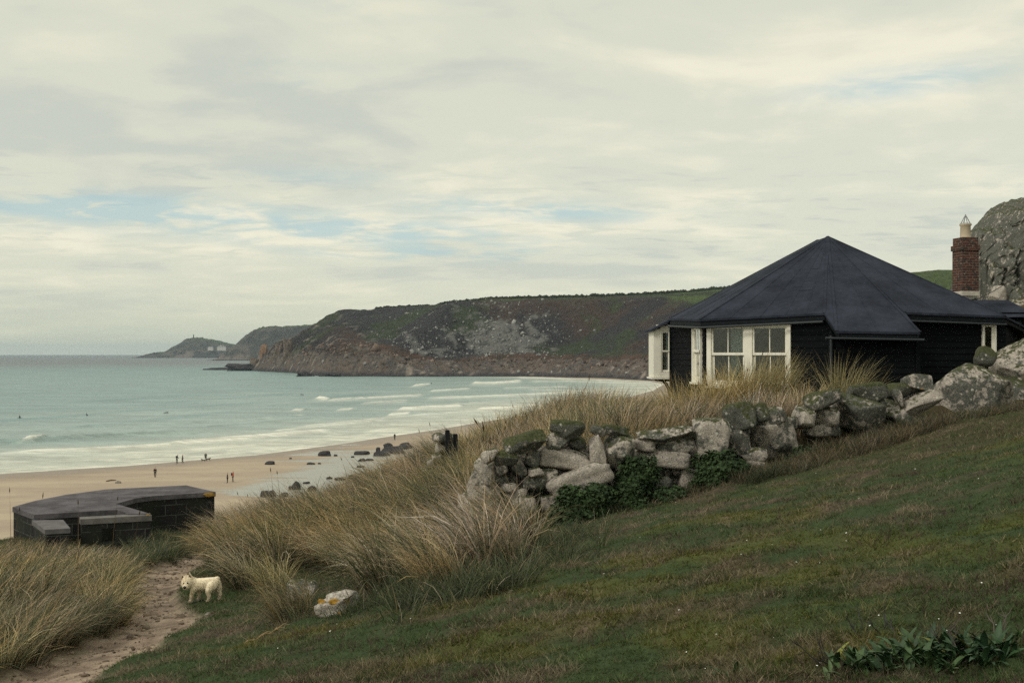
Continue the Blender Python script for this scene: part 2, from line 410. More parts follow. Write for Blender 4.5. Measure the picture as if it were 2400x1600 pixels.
# ================================================================== shore, beach and sea
SHORE = [(-3000, 1250), (-600, 1152), (0, 1110), (300, 1091), (600, 1066), (800, 1040), (900, 1024), (1020, 1007), (1150, 985), (1300, 962), (1450, 936), (1530, 915), (1556, 900), (1520, 893.5), (1420, 889.5), (1250, 883)]
SH = [((px - CX) / F * (EYE * F / (py - CY)), EYE * F / (py - CY)) for px, py in SHORE]
def poly_dist(X, Y, pts, closed=False):
    d = np.full(np.broadcast(X, Y).shape, 1e9)
    n = len(pts)
    for i in range(n if closed else n - 1):
        (ax, ay), (bx, by) = pts[i], pts[(i + 1) % n]
        t = np.clip(((X - ax) * (bx - ax) + (Y - ay) * (by - ay)) / ((bx - ax) ** 2 + (by - ay) ** 2 + 1e-9), 0, 1)
        d = np.minimum(d, np.hypot(X - ax - t * (bx - ax), Y - ay - t * (by - ay)))
    return d
LAND = SH + [(20, 1200), (3000, 1200), (3000, -300), (-600, -300)]
def shore_d(X, Y):
    """signed distance to the water's edge: positive on the sand"""
    d = poly_dist(X, Y, SH)
    return np.where(in_poly(X, Y, LAND), d, -d)
def beach_z(X, Y):
    d = shore_d(X, Y)
    z = np.where(d > 0, .014 * d, .03 * d)
    z = z + np.where(d > 0, .10 * fbm(X / 14, Y / 9, 0, 31, 3) * sstep(4, 30, d), 0)
    return np.clip(z + sstep(150, 330, d) * 12, -6, 40)
def on_beach(px, py):
    Y = EYE * F / (py - CY)
    for _ in range(8):
        z = max(0.0, float(beach_z(np.array([(px - CX) / F * Y]), np.array([Y]))[0])); Y = (EYE - z) * F / (py - CY)
    return Vector(((px - CX) / F * Y, Y, z))
def on_sea(px, py):
    Y = EYE * F / (py - CY); return Vector(((px - CX) / F * Y, Y, 0.0))
def fan_grid(ys, t0, t1, nt):
    t = np.linspace(t0, t1, nt); Y, TT = np.meshgrid(ys, t, indexing='ij')
    return TT * Y, Y, grid_faces(nt, len(ys))
def wet_film(X, Y, d):
    """streams and shallow pools lying on the sand at low tide"""
    px = CX + F * X / Y; py = CY + F * EYE / Y
    st = fbm(X / 26 + Y / 60, Y / 5.0, 0, 41, 5, .6)
    zone = np.exp(-((px - 860) / 260) ** 2 - ((py - 1105 - (860 - px) * .10) / 55) ** 2) + .8 * np.exp(-((px - 690) / 200) ** 2 - ((py - 1160) / 26) ** 2) + .5 * np.exp(-((px - 760) / 120) ** 2 - ((py - 1066) / 14) ** 2)
    return np.clip(sstep(.34, .46, zone * .62 + st * .5) , 0, 1)
def build_beach():
    ys = [60.0]
    while ys[-1] < 1150: ys.append(ys[-1] + max(.5, .45 * ys[-1] ** 2 / (1138 * 22)))
    X, Y, Fc = fan_grid(np.array(ys), -.75, .75, 620)
    d = shore_d(X, Y); z = beach_z(X, Y)
    film = wet_film(X, Y, d) * (d > 2)
    damp = np.clip(sstep(14, 2, d + 6 * fbm(X / 20, Y / 8, 0, 42, 3)), 0, 1)
    n = fbm(X / 30, Y / 7, 0, 43, 5, .6)
    c = mixc((.43, .355, .25), (.35, .285, .205), sstep(-.4, .4, n))
    c = mixc(c, (.30, .235, .17), .6 * sstep(.35, -.05, np.abs(px_n(X, Y))) )
    c = mixc(c, (.24, .19, .14), damp)
    c = mixc(c, (.30, .29, .235), film)
    c = mixc(c, (.05, .065, .028), sstep(160, 260, d))
    z = z - .05 * film
    rough = np.clip(.92 - .45 * damp - .62 * film, .22, 1)
    rough = np.where(d > 150, .95, rough)
    V = np.stack([X, Y, z], -1).reshape(-1, 3)
    o = mk('beach', V, Fc, attr_mat('sand', .9, .5, .10, .15, .05, .35, 'gloss'), smooth=True, attrs={'tint': ('POINT', c.reshape(-1, 3)), 'gloss': ('POINT', rough.ravel())})
    tag(o, kind='structure')
def px_n(X, Y): return fbm(X / 60, Y / 18, 0, 44, 3)
build_beach()

# breaking waves: crest lines on the water, each with a height, a foam trail (metres) and how white it is
WAVES = [([(-80, 1040), (40, 1036), (110, 1031)], 1.1, 3, .25), ([(70, 1033), (106, 1030)], .5, 4, .9), ([(106, 1030), (220, 1025), (350, 1018), (470, 1015)], 1.1, 1, .05),
         ([(40, 1060), (160, 1056), (280, 1049), (391, 1042), (459, 1036), (620, 1023), (779, 1009)], .35, 9, .75), ([(391, 1040), (459, 1034), (620, 1021), (779, 1008)], .35, 10, .8),
         ([(230, 1066), (420, 1055), (620, 1040), (800, 1026), (900, 1012)], .2, 6, .5),
         ([(-60, 1074), (100, 1068), (240, 1063)], .2, 4, .35), ([(-60, 1088), (120, 1080), (300, 1072), (480, 1063)], .14, 5, .4),
         ([(745, 932), (772, 936)], .8, 22, 1.0), ([(769, 937), (880, 931), (997, 926)], .7, 30, .75), ([(1002, 932), (1100, 930), (1240, 924), (1369, 918)], .6, 36, .7),
         ([(688, 960), (714, 960)], .5, 10, .8), ([(793, 960), (830, 958)], .5, 12, .8), ([(935, 958), (1010, 953), (1087, 950)], .55, 30, .85), ([(912, 971), (935, 970), (962, 968)], .5, 20, .9),
         ([(968, 904), (990, 902), (1011, 899)], .9, 45, 1.0), ([(1107, 897), (1160, 897), (1223, 892)], 1.0, 70, 1.0), ([(1215, 884), (1280, 885), (1342, 888)], .6, 60, .7),
         ([(1240, 893), (1340, 893), (1450, 896), (1546, 900)], .4, 60, .55), ([(1240, 912), (1340, 915), (1440, 921), (1520, 924)], .4, 40, .6), ([(1300, 930), (1400, 927), (1500, 922)], .35, 30, .5),
         ([(700, 1000), (850, 985), (1000, 970), (1150, 962)], .3, 24, .55), ([(880, 985), (1020, 975), (1180, 960)], .3, 20, .4), ([(1060, 945), (1200, 940), (1330, 938)], .3, 30, .5), ([(860, 1012), (960, 1000), (1060, 988)], .2, 16, .5),
         ([(560, 985), (650, 978), (720, 972)], .4, 8, .35), ([(480, 1000), (600, 992), (760, 978)], .45, 3, .12), ([(1120, 958), (1190, 955), (1260, 948)], .5, 24, .8), ([(1010, 915), (1060, 913), (1105, 910)], .5, 26, .75), ([(1180, 908), (1260, 908), (1330, 906)], .5, 30, .6), ([(850, 945), (900, 943), (960, 940)], .45, 16, .6), ([(640, 1010), (760, 998), (880, 986)], .3, 9, .6), ([(180, 1000), (330, 996), (470, 990)], .5, 2, .05), ([(620, 950), (800, 944), (1000, 940)], .5, 2, .06), ([(0, 1062), (150, 1060), (300, 1052)], .2, 5, .55), ([(300, 1080), (470, 1069), (640, 1052), (800, 1033)], .14, 5, .6)]
def build_sea():
    ys = [150.0]
    while ys[-1] < 1700: ys.append(ys[-1] + .36 * ys[-1] ** 2 / (1138 * 22))
    while ys[-1] < 16000: ys.append(ys[-1] * 1.05)
    ys = np.array(ys)
    X, Y, Fc = fan_grid(ys, -.85, .85, 860)
    d = -shore_d(X, Y)                                   # distance out from the water's edge
    z = np.zeros_like(X); foam = np.zeros_like(X)
    q = d + 30 * fbm(X / 180, Y / 180, 0, 51, 2)
    swell = np.sin(q * 2 * math.pi / 46 + 2 * fbm(X / 120, Y / 160, 0, 52, 2)) * (.5 + .5 * fbm(X / 90, Y / 60, 0, 53, 2))
    z += .30 * swell * sstep(10, 160, d) * sstep(2500, 700, Y)
    chop = fbm(X / 5.5, Y / 3.4, 0, 54, 3)
    z += .10 * chop * sstep(5, 60, d) * sstep(900, 250, Y)
    ragged = fbm(X / 7, Y / 4, 0, 55, 5, .62)
    for line, amp, trail, white in WAVES:
        P = [on_sea(*p) for p in line]
        lo = min(p.y for p in P) - 120; hi = max(p.y for p in P) + 40
        r0, r1 = np.searchsorted(ys, lo), np.searchsorted(ys, hi)
        if r1 <= r0: continue
        xs, ysub = X[r0:r1], Y[r0:r1]
        pts = [(p.x, p.y) for p in P]
        lx = np.array([p.x for p in P]); ly = np.array([p.y for p in P])
        s = ysub + (2.2 + .006 * ysub) * ragged[r0:r1] * .5 - np.interp(xs, lx, ly)      # + seaward, - shoreward
        ext = (lx[-1] - lx[0]); t = (xs - lx[0]) / ext
        end = sstep(-.03, .06, t) * sstep(1.03, .92, t)
        wv = 1.4 + .006 * ysub
        z[r0:r1] += amp * end * np.where(s > 0, np.exp(-(s / (2.6 * wv)) ** 2), np.exp(-(s / (1.1 * wv)) ** 2))
        f = white * end * np.where(s > 0, np.exp(-(s / (.5 * wv)) ** 2), np.exp(-np.maximum(-s - wv, 0) / trail * 2.2))
        f = f * sstep(-.55, .25, ragged[r0:r1] + (white - .45) * 1.5)
        foam[r0:r1] = np.maximum(foam[r0:r1], f)
    lace = ridged(X / 11, Y / 5, 0, 56, 4)
    foam = np.maximum(foam, .55 * sstep(55, 6, d) * sstep(.1, .8, lace + .25 * ragged) )
    foam = np.maximum(foam, .8 * sstep(5, 0, d + 3 * ragged))
    z += .04 * foam
    z *= sstep(0, 12, d)
    deep, teal, pale, milk = (.160, .182, .185), (.150, .248, .238), (.265, .348, .312), (.44, .46, .37)
    nn = fbm(X / 70, Y / 26, 0, 57, 4)
    c = mixc(teal, deep, sstep(500, 1700, d + 500 * nn))
    c = mixc(c, pale, .8 * sstep(230, 60, d + 90 * nn) + .0 * X)
    c = mixc(c, milk, sstep(75, 8, d + 22 * nn))
    c = mixc(c, (.045, .160, .165), .7 * sstep(.1, .8, swell) * sstep(60, 140, d) * sstep(900, 400, Y))
    c = mixc(c, (.76, .75, .64), foam * .95)
    rough = np.clip(.30 + .5 * foam + .25 * sstep(300, 3000, Y), 0, 1)
    V = np.stack([X, Y, z], -1).reshape(-1, 3)
    m, T = newmat('sea water')
    tc = T.n('ShaderNodeTexCoord').outputs['Object']
    a = T.n('ShaderNodeAttribute', attribute_name='tint').outputs['Color']
    g = T.n('ShaderNodeAttribute', attribute_name='gloss').outputs['Fac']
    n1 = T.noise(T.scale(tc, (.22, .5, 1)), 1.0, 5, .6); n2 = T.noise(T.scale(tc, (.02, .07, 1)), 1.0, 4, .6)
    k = T.ramp(T.math('ADD', T.math('MULTIPLY', n1, .5), T.math('MULTIPLY', n2, .5)), .36, .64, .72, 1.22)
    cx = T.n('ShaderNodeCombineXYZ'); [T.set(cx.inputs[i], k) for i in range(3)]
    b = finish(T, T.mix(1.0, a, cx.outputs[0], 'MULTIPLY'), g, T.bump(T.math('ADD', n1, n2), .8, .8), .5)
    b.inputs['IOR'].default_value = 1.33
    o = mk('sea', V, Fc, m, smooth=True, attrs={'tint': ('POINT', c.reshape(-1, 3)), 'gloss': ('POINT', rough.ravel())})
    tag(o, kind='structure')
build_sea()

# ================================================================== headland across the bay
def hp(px, py): p = on_sea(px, py); return (p.x, p.y)
HEAD = [hp(588, 869), hp(640, 871), hp(691, 874), hp(742, 880.5), hp(850, 882), hp(1000, 882.5), hp(1100, 882), hp(1250, 882.5), hp(1420, 887), hp(1520, 892), (150, 880), (260, 780), (420, 640), (1300, 560), (1300, 2900), (0, 2700), (-250, 2200), (-345, 1700)]
def head_height(X, Y):
    d = poly_dist(X, Y, HEAD, True); d = np.where(in_poly(X, Y, HEAD), d, -d)
    wob = 16 * fbm(X / 70, Y / 70, 0, 61, 3)
    de = np.maximum(d + wob * sstep(15, 60, d), -30)
    top = np.interp(X, [-260, -100, 10, 270, 700], [87, 84, 85, 90, 104])
    tip = sstep(-60, -240, X)
    pf = np.interp(de, [-30, 0, 8, 20, 40, 52, 64, 80, 165, 205, 260, 600, 1500], [-.25, 0, .05, .09, .14, .17, .24, .28, .90, .985, 1.01, 1.05, 1.10])
    pt = np.interp(de, [-30, 0, 13, 27, 46, 68, 90, 118, 155, 300, 1500], [-.25, 0, .18, .33, .50, .64, .78, .93, 1.0, 1.03, 1.1])
    z = top * lerp(pf, pt, tip)
    rock = sstep(62, 36, d) * (1 - .9 * tip) + tip * sstep(34, 14, d + 10 * fbm(X / 25, Y / 25, 0, 66, 3))
    rock = np.clip(rock, 0, 1)
    z = z + rock * sstep(0, 14, d) * (5.5 * ridged(X / 17, Y / 17, 0, 62, 4) + 3.2 * ridged(X / 6, Y / 6, 0, 63, 3))
    z = z + tip * sstep(120, 70, d) * sstep(0, 12, d) * (3.6 * ridged(X / 13, Y / 13, 0, 67, 4) + 1.8 * ridged(X / 5, Y / 5, 0, 68, 3))
    sw = scree_w(X, np.maximum(Y, 1), z); z = z + np.clip(sw, 0, 1) * sstep(62, 80, d) * (3.4 * ridged(X / 13, Y / 13, 0, 69, 4) + 1.2 * ridged(X / 4.5, Y / 4.5, 0, 70, 3))
    mid = sstep(60, 100, d) * sstep(230, 170, d)
    z = z + mid * (4.5 * fbm(X / 38, Y / 38, 0, 64, 4) + 1.2 * fbm(X / 7, Y / 7, 0, 65, 3))
    return z, d, rock
def scree_w(X, Y, z):
    px, py = to_px(X, Y, z)
    a = np.exp(-(((px - 1170 + (850 - py) * .05) / 95) ** 2) - ((py - 802) / 62) ** 2) + .55 * np.exp(-((px - 1000) / 90) ** 2 - ((py - 815) / 40) ** 2) + .4 * np.exp(-((px - 1265) / 40) ** 2 - ((py - 800) / 50) ** 2)
    return a
def build_headland():
    xs = axis([(-440, 420, 1.9), (420, 1300, 14)])
    ys = axis([(560, 840, 10), (840, 1430, 2.4), (1430, 1800, 7), (1800, 2900, 40)])
    X, Y = np.meshgrid(xs, ys)
    z, d, rock = head_height(X, Y)
    n1 = fbm(X / 48, Y / 48, 0, 71, 4); n2 = fbm(X / 9, Y / 9, 0, 72, 4); n3 = fbm(X / 90, Y / 60, 0, 73, 3)
    heath = mixc((.030, .029, .030), (.050, .035, .028), sstep(.0, .45, n3 + .3 * n2))
    heath = mixc(heath, (.036, .048, .022), .8 * sstep(.05, .4, n1 + .25 * n2))
    scr = scree_w(X, Y, z)
    heath = mixc(heath, (.10, .10, .088), .6 * sstep(.35, .8, scr * .7 + .6 * n2))
    heath = mixc(heath, (.125, .125, .115), .9 * sstep(.46, .70, scr * .62 + .42 * n2 + .42 * ridged(X / 13, Y / 13, 0, 69, 4)))
    field = mixc((.060, .084, .030), (.10, .10, .045), sstep(.1, .4, n1) * sstep(100, -100, X))
    heath = mixc(heath, (.125, .125, .115), .9 * sstep(.46, .70, scr * .62 + .42 * n2 + .42 * ridged(X / 13, Y / 13, 0, 69, 4)))
    field = mixc(field, (.03, .037, .02), sstep(.10, .06, np.abs(((X + .5 * Y) % 170) / 170 - .5)) * .8)
    c = mixc(heath, field, sstep(-10, 10, d + 14 * n1 - np.interp(X, [120, 270], [205, 70])) * sstep(-200, -60, X + 0 * d))
    earth = mixc((.082, .047, .032), (.050, .036, .026), sstep(-.2, .3, n2))
    c = mixc(c, earth, sstep(70, 60, d + 6 * n2) * (1 - sstep(-120, -240, X)))
    rk = mixc((.122, .098, .080), (.085, .076, .070), sstep(-.3, .25, n2 + .5 * n1))
    rk = mixc(rk, (.26, .22, .18), sstep(.3, .5, n2))
    tp = sstep(-90, -200, X)
    c = mixc(c, mixc(rk, (.11, .105, .095), .5 * sstep(12, 22, z)), np.clip(rock * sstep(54, 44, d + 14 * n2) * (1 - tp) + tp * np.maximum(sstep(26, 15, z + 12 * n2), .75 * sstep(.22, .42, n2 + .25 * n1) * sstep(110, 60, d)), 0, 1))
    c = mixc(c, (.042, .040, .042), sstep(4.8, 1.2, z + 2.5 * n2))
    V = np.stack([X, Y, z], -1).reshape(-1, 3)
    o = mk('headland', V, grid_faces(len(xs), len(ys)), attr_mat('headland ground', .95, .25, .6, .9, 1.6), smooth=False, attrs={'tint': ('POINT', c.reshape(-1, 3))})
    tag(o, kind='structure')
    # loose boulders on its face
    V_, F_, C_ = [], [], []
    ico_v, ico_f = ico(1)
    N = 90000
    bx = RNG.uniform(-330, 330, N); by = RNG.uniform(900, 1420, N)
    bz, bd, brk = head_height(bx, by)
    w = scree_w(bx, by, bz) * sstep(48, 70, bd) * sstep(215, 190, bd)
    w = w * (.35 + .65 * sstep(-.2, .3, fbm(bx / 22, by / 22, 0, 75, 3)))
    w2 = .011 * sstep(60, 75, bd) * sstep(210, 185, bd) * (fbm(bx / 40, by / 40, 0, 76, 2) > -.05)
    w3 = .22 * (brk > .3) * sstep(3, 12, bd)
    pick = RNG.random(N) < np.clip(np.maximum(np.maximum(w * .75, w2), w3), 0, 1)
    idx = np.nonzero(pick)[0]
    n = len(idx)
    size = RNG.gamma(1.4, .34, n) + .28
    
    jit = 1 + .9 * (RNG.random((n, len(ico_v))) - .5)
    rot = RNG.uniform(0, 6.28, n); sc = RNG.uniform(.7, 1.3, (n, 3)) * size[:, None]
    P = ico_v[None] * jit[..., None] * sc[:, None, :]
    cr, sr = np.cos(rot)[:, None], np.sin(rot)[:, None]
    P = np.stack([P[..., 0] * cr - P[..., 1] * sr, P[..., 0] * sr + P[..., 1] * cr, P[..., 2]], -1)
    P = P + np.stack([bx[idx], by[idx], bz[idx] + .25 * size], -1)[:, None, :]
    g = RNG.uniform(.35, 1.5, n)
    base = np.where((w3[idx] > .2)[:, None], np.array([.15, .112, .086]), np.array([.21, .21, .195])) * g[:, None]
    base = np.where((bz[idx] < 2.6)[:, None], np.array([.045, .043, .045]), base)
    c = np.repeat(base, len(ico_v), 0)
    fc = (ico_f[None] + (np.arange(n) * len(ico_v))[:, None, None]).reshape(-1, 3)
    o = mk('boulder_scree', P.reshape(-1, 3), fc, attr_mat('scree stone', .95, .8, .4, .4, .3), attrs={'tint': ('POINT', c)})
    tag(o, 'pale boulders strewn over the dark heather slope of the headland across the bay', 'boulders', kind='stuff')
_ICO = {}
def ico(sub):
    if sub not in _ICO:
        bm = bmesh.new(); bmesh.ops.create_icosphere(bm, subdivisions=sub, radius=1.0)
        bm.verts.ensure_lookup_table()
        _ICO[sub] = (np.array([v.co[:] for v in bm.verts]), np.array([[v.index for v in f.verts] for f in bm.faces])); bm.free()
    return _ICO[sub]
build_headland()

def rock_mesh(size, seed, sub=3, box=.4, cuts=7, rough=.10, cutlo=.62, facet=False):
    """an angular stone: a rounded block with cleaved faces and a rough skin"""
    v, f = ico(sub); v = v.copy()
    r = np.random.default_rng(seed)
    p = 2 + box * 5
    v = v / (np.sum(np.abs(v) ** p, 1) ** (1 / p))[:, None]
    for _ in range(cuts):
        n = r.normal(size=3); n /= np.linalg.norm(n)
        lim = r.uniform(cutlo, .98)
        ex = np.maximum(v @ n - lim, 0); v = v - n[None] * (ex * .93)[:, None]
    o = r.uniform(0, 50, 3)
    k = fbm(v[:, 0] * 1.5 + o[0], v[:, 1] * 1.5 + o[1], v[:, 2] * 1.5 + o[2], seed % 97, 2) * 1.4 + .55 * fbm(v[:, 0] * 5 + o[1], v[:, 1] * 5 + o[2], v[:, 2] * 5 + o[0], seed % 89, 4)
    nn = v / np.linalg.norm(v, axis=1)[:, None]
    v = v + nn * (rough * k)[:, None]
    lo, hi = v.min(0), v.max(0)
    v = (v - (lo + hi) / 2) / ((hi - lo) / 2)[None]
    return v * np.asarray(size)[None] / 2, f
def rotY(v, a):
    c, s = math.cos(a), math.sin(a); return np.stack([v[:, 0] * c - v[:, 2] * s, v[:, 1], v[:, 0] * s + v[:, 2] * c], 1)
def rotZ(v, a):
    c, s = math.cos(a), math.sin(a); return np.stack([v[:, 0] * c - v[:, 1] * s, v[:, 0] * s + v[:, 1] * c, v[:, 2]], 1)

M_DARKROCK = plain('wet dark rock', (.030, .029, .031), .7, .45, .9, .8, .3, .25)
M_BROWNROCK = plain('weathered brown rock', (.20, .125, .08), .95, .45, .35, 1.0, .2, .8)
M_TIPROCK = plain('grey brown rock', (.13, .105, .085), .95, .5, .35, 1.0, .2, .8)
def far_rock(name, px0, px1, pyt, pyb, label, seed, depth=1.0, mat=None, Y=None, cat='rock', rough=.3, sub=4):
    Y = Y or EYE * F / (pyb - CY)
    a, b = W(px0, pyb, Y), W(px1, pyt, Y)
    w, h = b.x - a.x, b.z - a.z
    v, f = rock_mesh((w, w * depth, h * 1.7), seed, sub, .25, 9, rough)
    base = Vector(((a.x + b.x) / 2, Y, max(a.z, -1)))
    v = v + np.array([base.x, base.y, a.z + h * .15])
    o = mk(name, v, f, mat or M_DARKROCK, loc=base)
    return tag(o, label, cat)
far_rock('rock_reef', 474, 575, 860, 866.5, 'long low dark reef running out to sea from the foot of the headland', 11, .5, rough=.22)
far_rock('rock_reef', 525, 625, 851, 868.5, 'dark tilted rock shelf at the foot of the headland tip', 12, .5, rough=.4)
far_rock('sea_rock', 692, 738, 869, 881.5, 'black rock standing in the surf just off the headland', 13, .6)
far_rock('sea_rock', 744, 800, 871, 882, 'broad black rock ledge against the headland shore beside the surf rock', 14, .6)
far_rock('rock_pinnacle', 606, 634, 806, 852, 'rust brown split rock pinnacle at the seaward tip of the headland', 15, .8, M_BROWNROCK, 1440, 'crag', .24)
far_rock('rock_pinnacle', 662, 688, 790, 832, 'pale buff rock tower just inland of the rust brown pinnacle', 16, .8, M_TIPROCK, 1350, 'crag', .3)
far_rock('rock_pinnacle', 640, 664, 806, 846, 'dark blocky rock buttress between the two pinnacles', 17, .8, M_TIPROCK, 1390, 'crag', .35)
far_rock('rock_pinnacle', 584, 610, 836, 868, 'low brown rock knob below the rust brown pinnacle at the waterline', 18, .9, M_TIPROCK, 1480, 'crag', .35)
far_rock('rock_reef', 490, 590, 842.2, 844.6, 'thin far reef lying on the water beyond the headland tip', 19, .3, rough=.2)

# ------------------------------------------------------------------ the two capes far beyond
def far_cape(name, sil, Y, back, seed, c0, c1):
    sx = np.array([(p[0] - CX) / F * Y for p in sil]); sz = np.array([EYE - (p[1] - CY) / F * Y for p in sil])
    xs = np.linspace(sx[0], sx[-1], 260); ts = np.linspace(-1, 1.6, 60)
    X, T_ = np.meshgrid(xs, ts); top = np.interp(X, sx, sz)
    prof = np.where(T_ < 0, np.maximum(1 - np.abs(T_) ** 1.5, 0), np.maximum(1 - (np.abs(T_) / 1.6) ** 2, 0))
    Yw = Y + T_ * back
    n = ridged(X / 60, Yw / 60, 0, seed, 4)
    Z = top * prof + n * top * .10 * (np.abs(T_) > .06) * (prof > .02) - 3 * (prof < .03)
    k = fbm(X / 40, Yw / 40, 0, seed + 3, 4)
    c = mixc(c0, c1, sstep(-.2, .3, k)); c = mixc(c, (.06, .085, .03), .8 * sstep(.9, .98, prof)); c = mixc(c, (.14, .12, .10), sstep(.5, .2, prof) * sstep(0, .3, k))
    o = mk(name, np.stack([X, Yw, Z], -1).reshape(-1, 3), grid_faces(len(xs), len(ts)), attr_mat(name + ' ground', .95, .05, .3, .5, 4), attrs={'tint': ('POINT', c.reshape(-1, 3))})
    tag(o, kind='structure'); return o
CAPE_Y = 5800
far_cape('far_cape', [(344, 838.5), (352, 836), (363, 834), (366, 827), (371, 824.5), (375, 827), (378, 824.5), (383, 827), (389, 830), (402, 823), (418, 810), (432, 803), (440, 796), (455, 792.5), (468, 793), (475, 796), (492, 797), (510, 801), (530, 806), (550, 809.5), (562, 814), (600, 818), (640, 822)], CAPE_Y, 330, 81, (.04, .042, .036), (.065, .06, .045))
far_cape('far_cliff', [(540, 840), (556, 832), (562, 815), (568, 801), (572, 797), (576, 795), (580, 790), (584, 786), (590, 781.5), (594, 782), (600, 775), (608, 770), (611, 767.5), (616, 771), (628, 768.5), (650, 766.5), (712, 764), (800, 760), (900, 760)], 4000, 330, 85, (.045, .045, .04), (.085, .08, .066))
def build_cape_things():
    p = W(453.5, 793.5, CAPE_Y)
    mb = MB(); mb.lathe((p.x, p.y, p.z - 4), [(4.0, 0), (3.4, 8), (2.6, 20), (2.3, 23.5), (2.7, 24), (2.7, 25.5), (2.0, 25.6)], 12)
    tag(mb.build('chimney_monument', plain('old stone', (.07, .065, .06), .9), loc=(p.x, p.y, p.z - 4)), 'tall thin stone chimney standing on the summit of the far cape', 'monument')
    white = plain('white render', (.50, .49, .45), .8, .1); slate = plain('grey slate', (.22, .22, .22), .8, .2)
    for x0, x1, yb, yt, lab in ((486.5, 498.5, 818.6, 814.4, 'low white building alone on the far cape, left of the larger one'), (508.5, 528.5, 818.8, 813.2, 'larger white building with three chimneys on the far cape')):
        a = W(x0, yb, CAPE_Y - 250); b = W(x1, yt, CAPE_Y - 250)
        t = thing('white_house', lab, 'house', ((a.x + b.x) / 2, a.y, a.z - 6))
        w = MB(); w.abox(a.x, b.x, a.y, a.y + 14, a.z - 6, b.z); w.build('wall', white, t)
        r = MB(); ym = a.y + 7; h = 5
        r.add([(a.x - .5, a.y - .5, b.z), (b.x + .5, a.y - .5, b.z), (b.x + .5, a.y + 14.5, b.z), (a.x - .5, a.y + 14.5, b.z), (a.x + 4, ym, b.z + h), (b.x - 4, ym, b.z + h)], [(0, 1, 5, 4), (1, 2, 5), (2, 3, 4, 5), (3, 0, 4), (3, 2, 1, 0)])
        ro = r.build('roof', slate, t)
        if x0 > 500:
            for q in (.35, .5, .68):
                cx = lerp(a.x, b.x, q); c = MB(); c.abox(cx - 1.4, cx + 1.4, ym - 1.4, ym + 1.4, b.z + 2, b.z + 10); c.build('chimney', white, ro)
build_cape_things()

# hedge on the skyline of the headland
def build_hedge():
    V, Fc = [], []; iv, if_ = ico(1); k = 0
    for px in np.arange(880, 1760, 2.2):
        Y = np.linspace(1150, 2300, 300); X = (px - CX) / F * Y
        z, d, _ = head_height(X, Y); i = int(np.argmax((z - EYE) / Y))
        s = RNG.uniform(1.0, 2.6) * (1.0 if px > 1150 else .7)
        V.append(iv * (1 + .5 * (RNG.random((len(iv), 1)) - .5)) * np.array([s * 1.3, s, s]) + np.array([X[i], Y[i], z[i] + s * .35])); Fc.append(if_ + k * len(iv)); k += 1
    o = mk('hedgerow', np.concatenate(V), np.concatenate(Fc), plain('hedge leaves', (.022, .03, .016), .95, .4, .3, .5))
    tag(o, 'dark windswept hedge along the green skyline of the headland', 'hedge', kind='stuff')
build_hedge()

# haze over the bay: one box of even, thin air
def build_haze():
    mb = MB(); mb.abox(-17000, 17000, -300, 17500, -8, 142)
    m, T = newmat('sea haze')
    v = T.n('ShaderNodeVolumePrincipled'); v.inputs['Color'].default_value = (.62, .79, .93, 1); v.inputs['Density'].default_value = HAZE
    o = T.n('ShaderNodeOutputMaterial'); T.t.links.new(v.outputs[0], o.inputs['Volume'])
    tag(mb.build('haze', m), 'thin pale sea haze over the bay', 'haze', kind='stuff')
HAZE = 4.8e-5
if HAZE: build_haze()
# ================================================================== summerhouse
M_BOARD = plain('black tarred boards', (.0045, .0058, .0072), .75, .4, 3.0, .35, .07, .01, (1, 1, 6))
M_WHITE = plain('cream gloss paint', (.80, .775, .67), .5, .06, 5, .1, .35)
M_FELT = plain('dark roofing felt', (.028, .033, .046), .9, .38, 1.4, .6, .08, .02)
M_FASCIA = plain('black fascia paint', (.010, .013, .016), .7, .2, spec=.1)
M_GUTTER = plain('grey plastic gutter', (.026, .033, .037), .55, .1)
M_INNER = plain('blue grey painted lining', (.055, .075, .088), .8, .1, 4, .1)
M_CLOTH = plain('pale curtain cloth', (.48, .47, .42), .9, .08, 8, .3)
def glass_mat():
    m, T = newmat('window glass')
    tr = T.n('ShaderNodeBsdfTransparent'); tr.inputs[0].default_value = (.80, .86, .86, 1)
    gl = T.n('ShaderNodeBsdfGlossy'); gl.inputs['Roughness'].default_value = .02
    lw = T.n('ShaderNodeFresnel'); lw.inputs['IOR'].default_value = 1.6
    mx = T.n('ShaderNodeMixShader'); T.set(mx.inputs[0], T.math('ADD', T.math('MULTIPLY', lw.outputs[0], .85), .012)); T.t.links.new(tr.outputs[0], mx.inputs[1]); T.t.links.new(gl.outputs[0], mx.inputs[2])
    o = T.n('ShaderNodeOutputMaterial'); T.t.links.new(mx.outputs[0], o.inputs[0]); return m
M_GLASS = glass_mat()
def P2(px, Y): return Vector(((px - CX) / F * Y, Y, EYE))
FL = -1.75                                      # wall foot, relative to the eye
house = thing('summerhouse', 'black weatherboarded summerhouse with a faceted dark felt roof and cream sash windows', 'house', (8.0, 28.5, EYE + FL))
S0 = P2(1574, 30.4); A0 = P2(1655, 27.2); A1 = P2(1945, 25.6); L0 = P2(1948, 24.9); L1 = P2(2150, 24.9); W0 = Vector((8.87, 25.8, EYE)); W1 = Vector((11.35, 26.2, EYE)); W2 = Vector((12.7, 28.4, EYE)); B0 = Vector((12.7, 32.8, EYE)); B1 = Vector((8.5, 34.4, EYE)); B2 = Vector((4.75, 33.2, EYE))
def frame_of(p, q):
    t = (q - p); L = t.length; t = t / L; t.z = 0; n = Vector((t.y, -t.x, 0)); return t, n, L
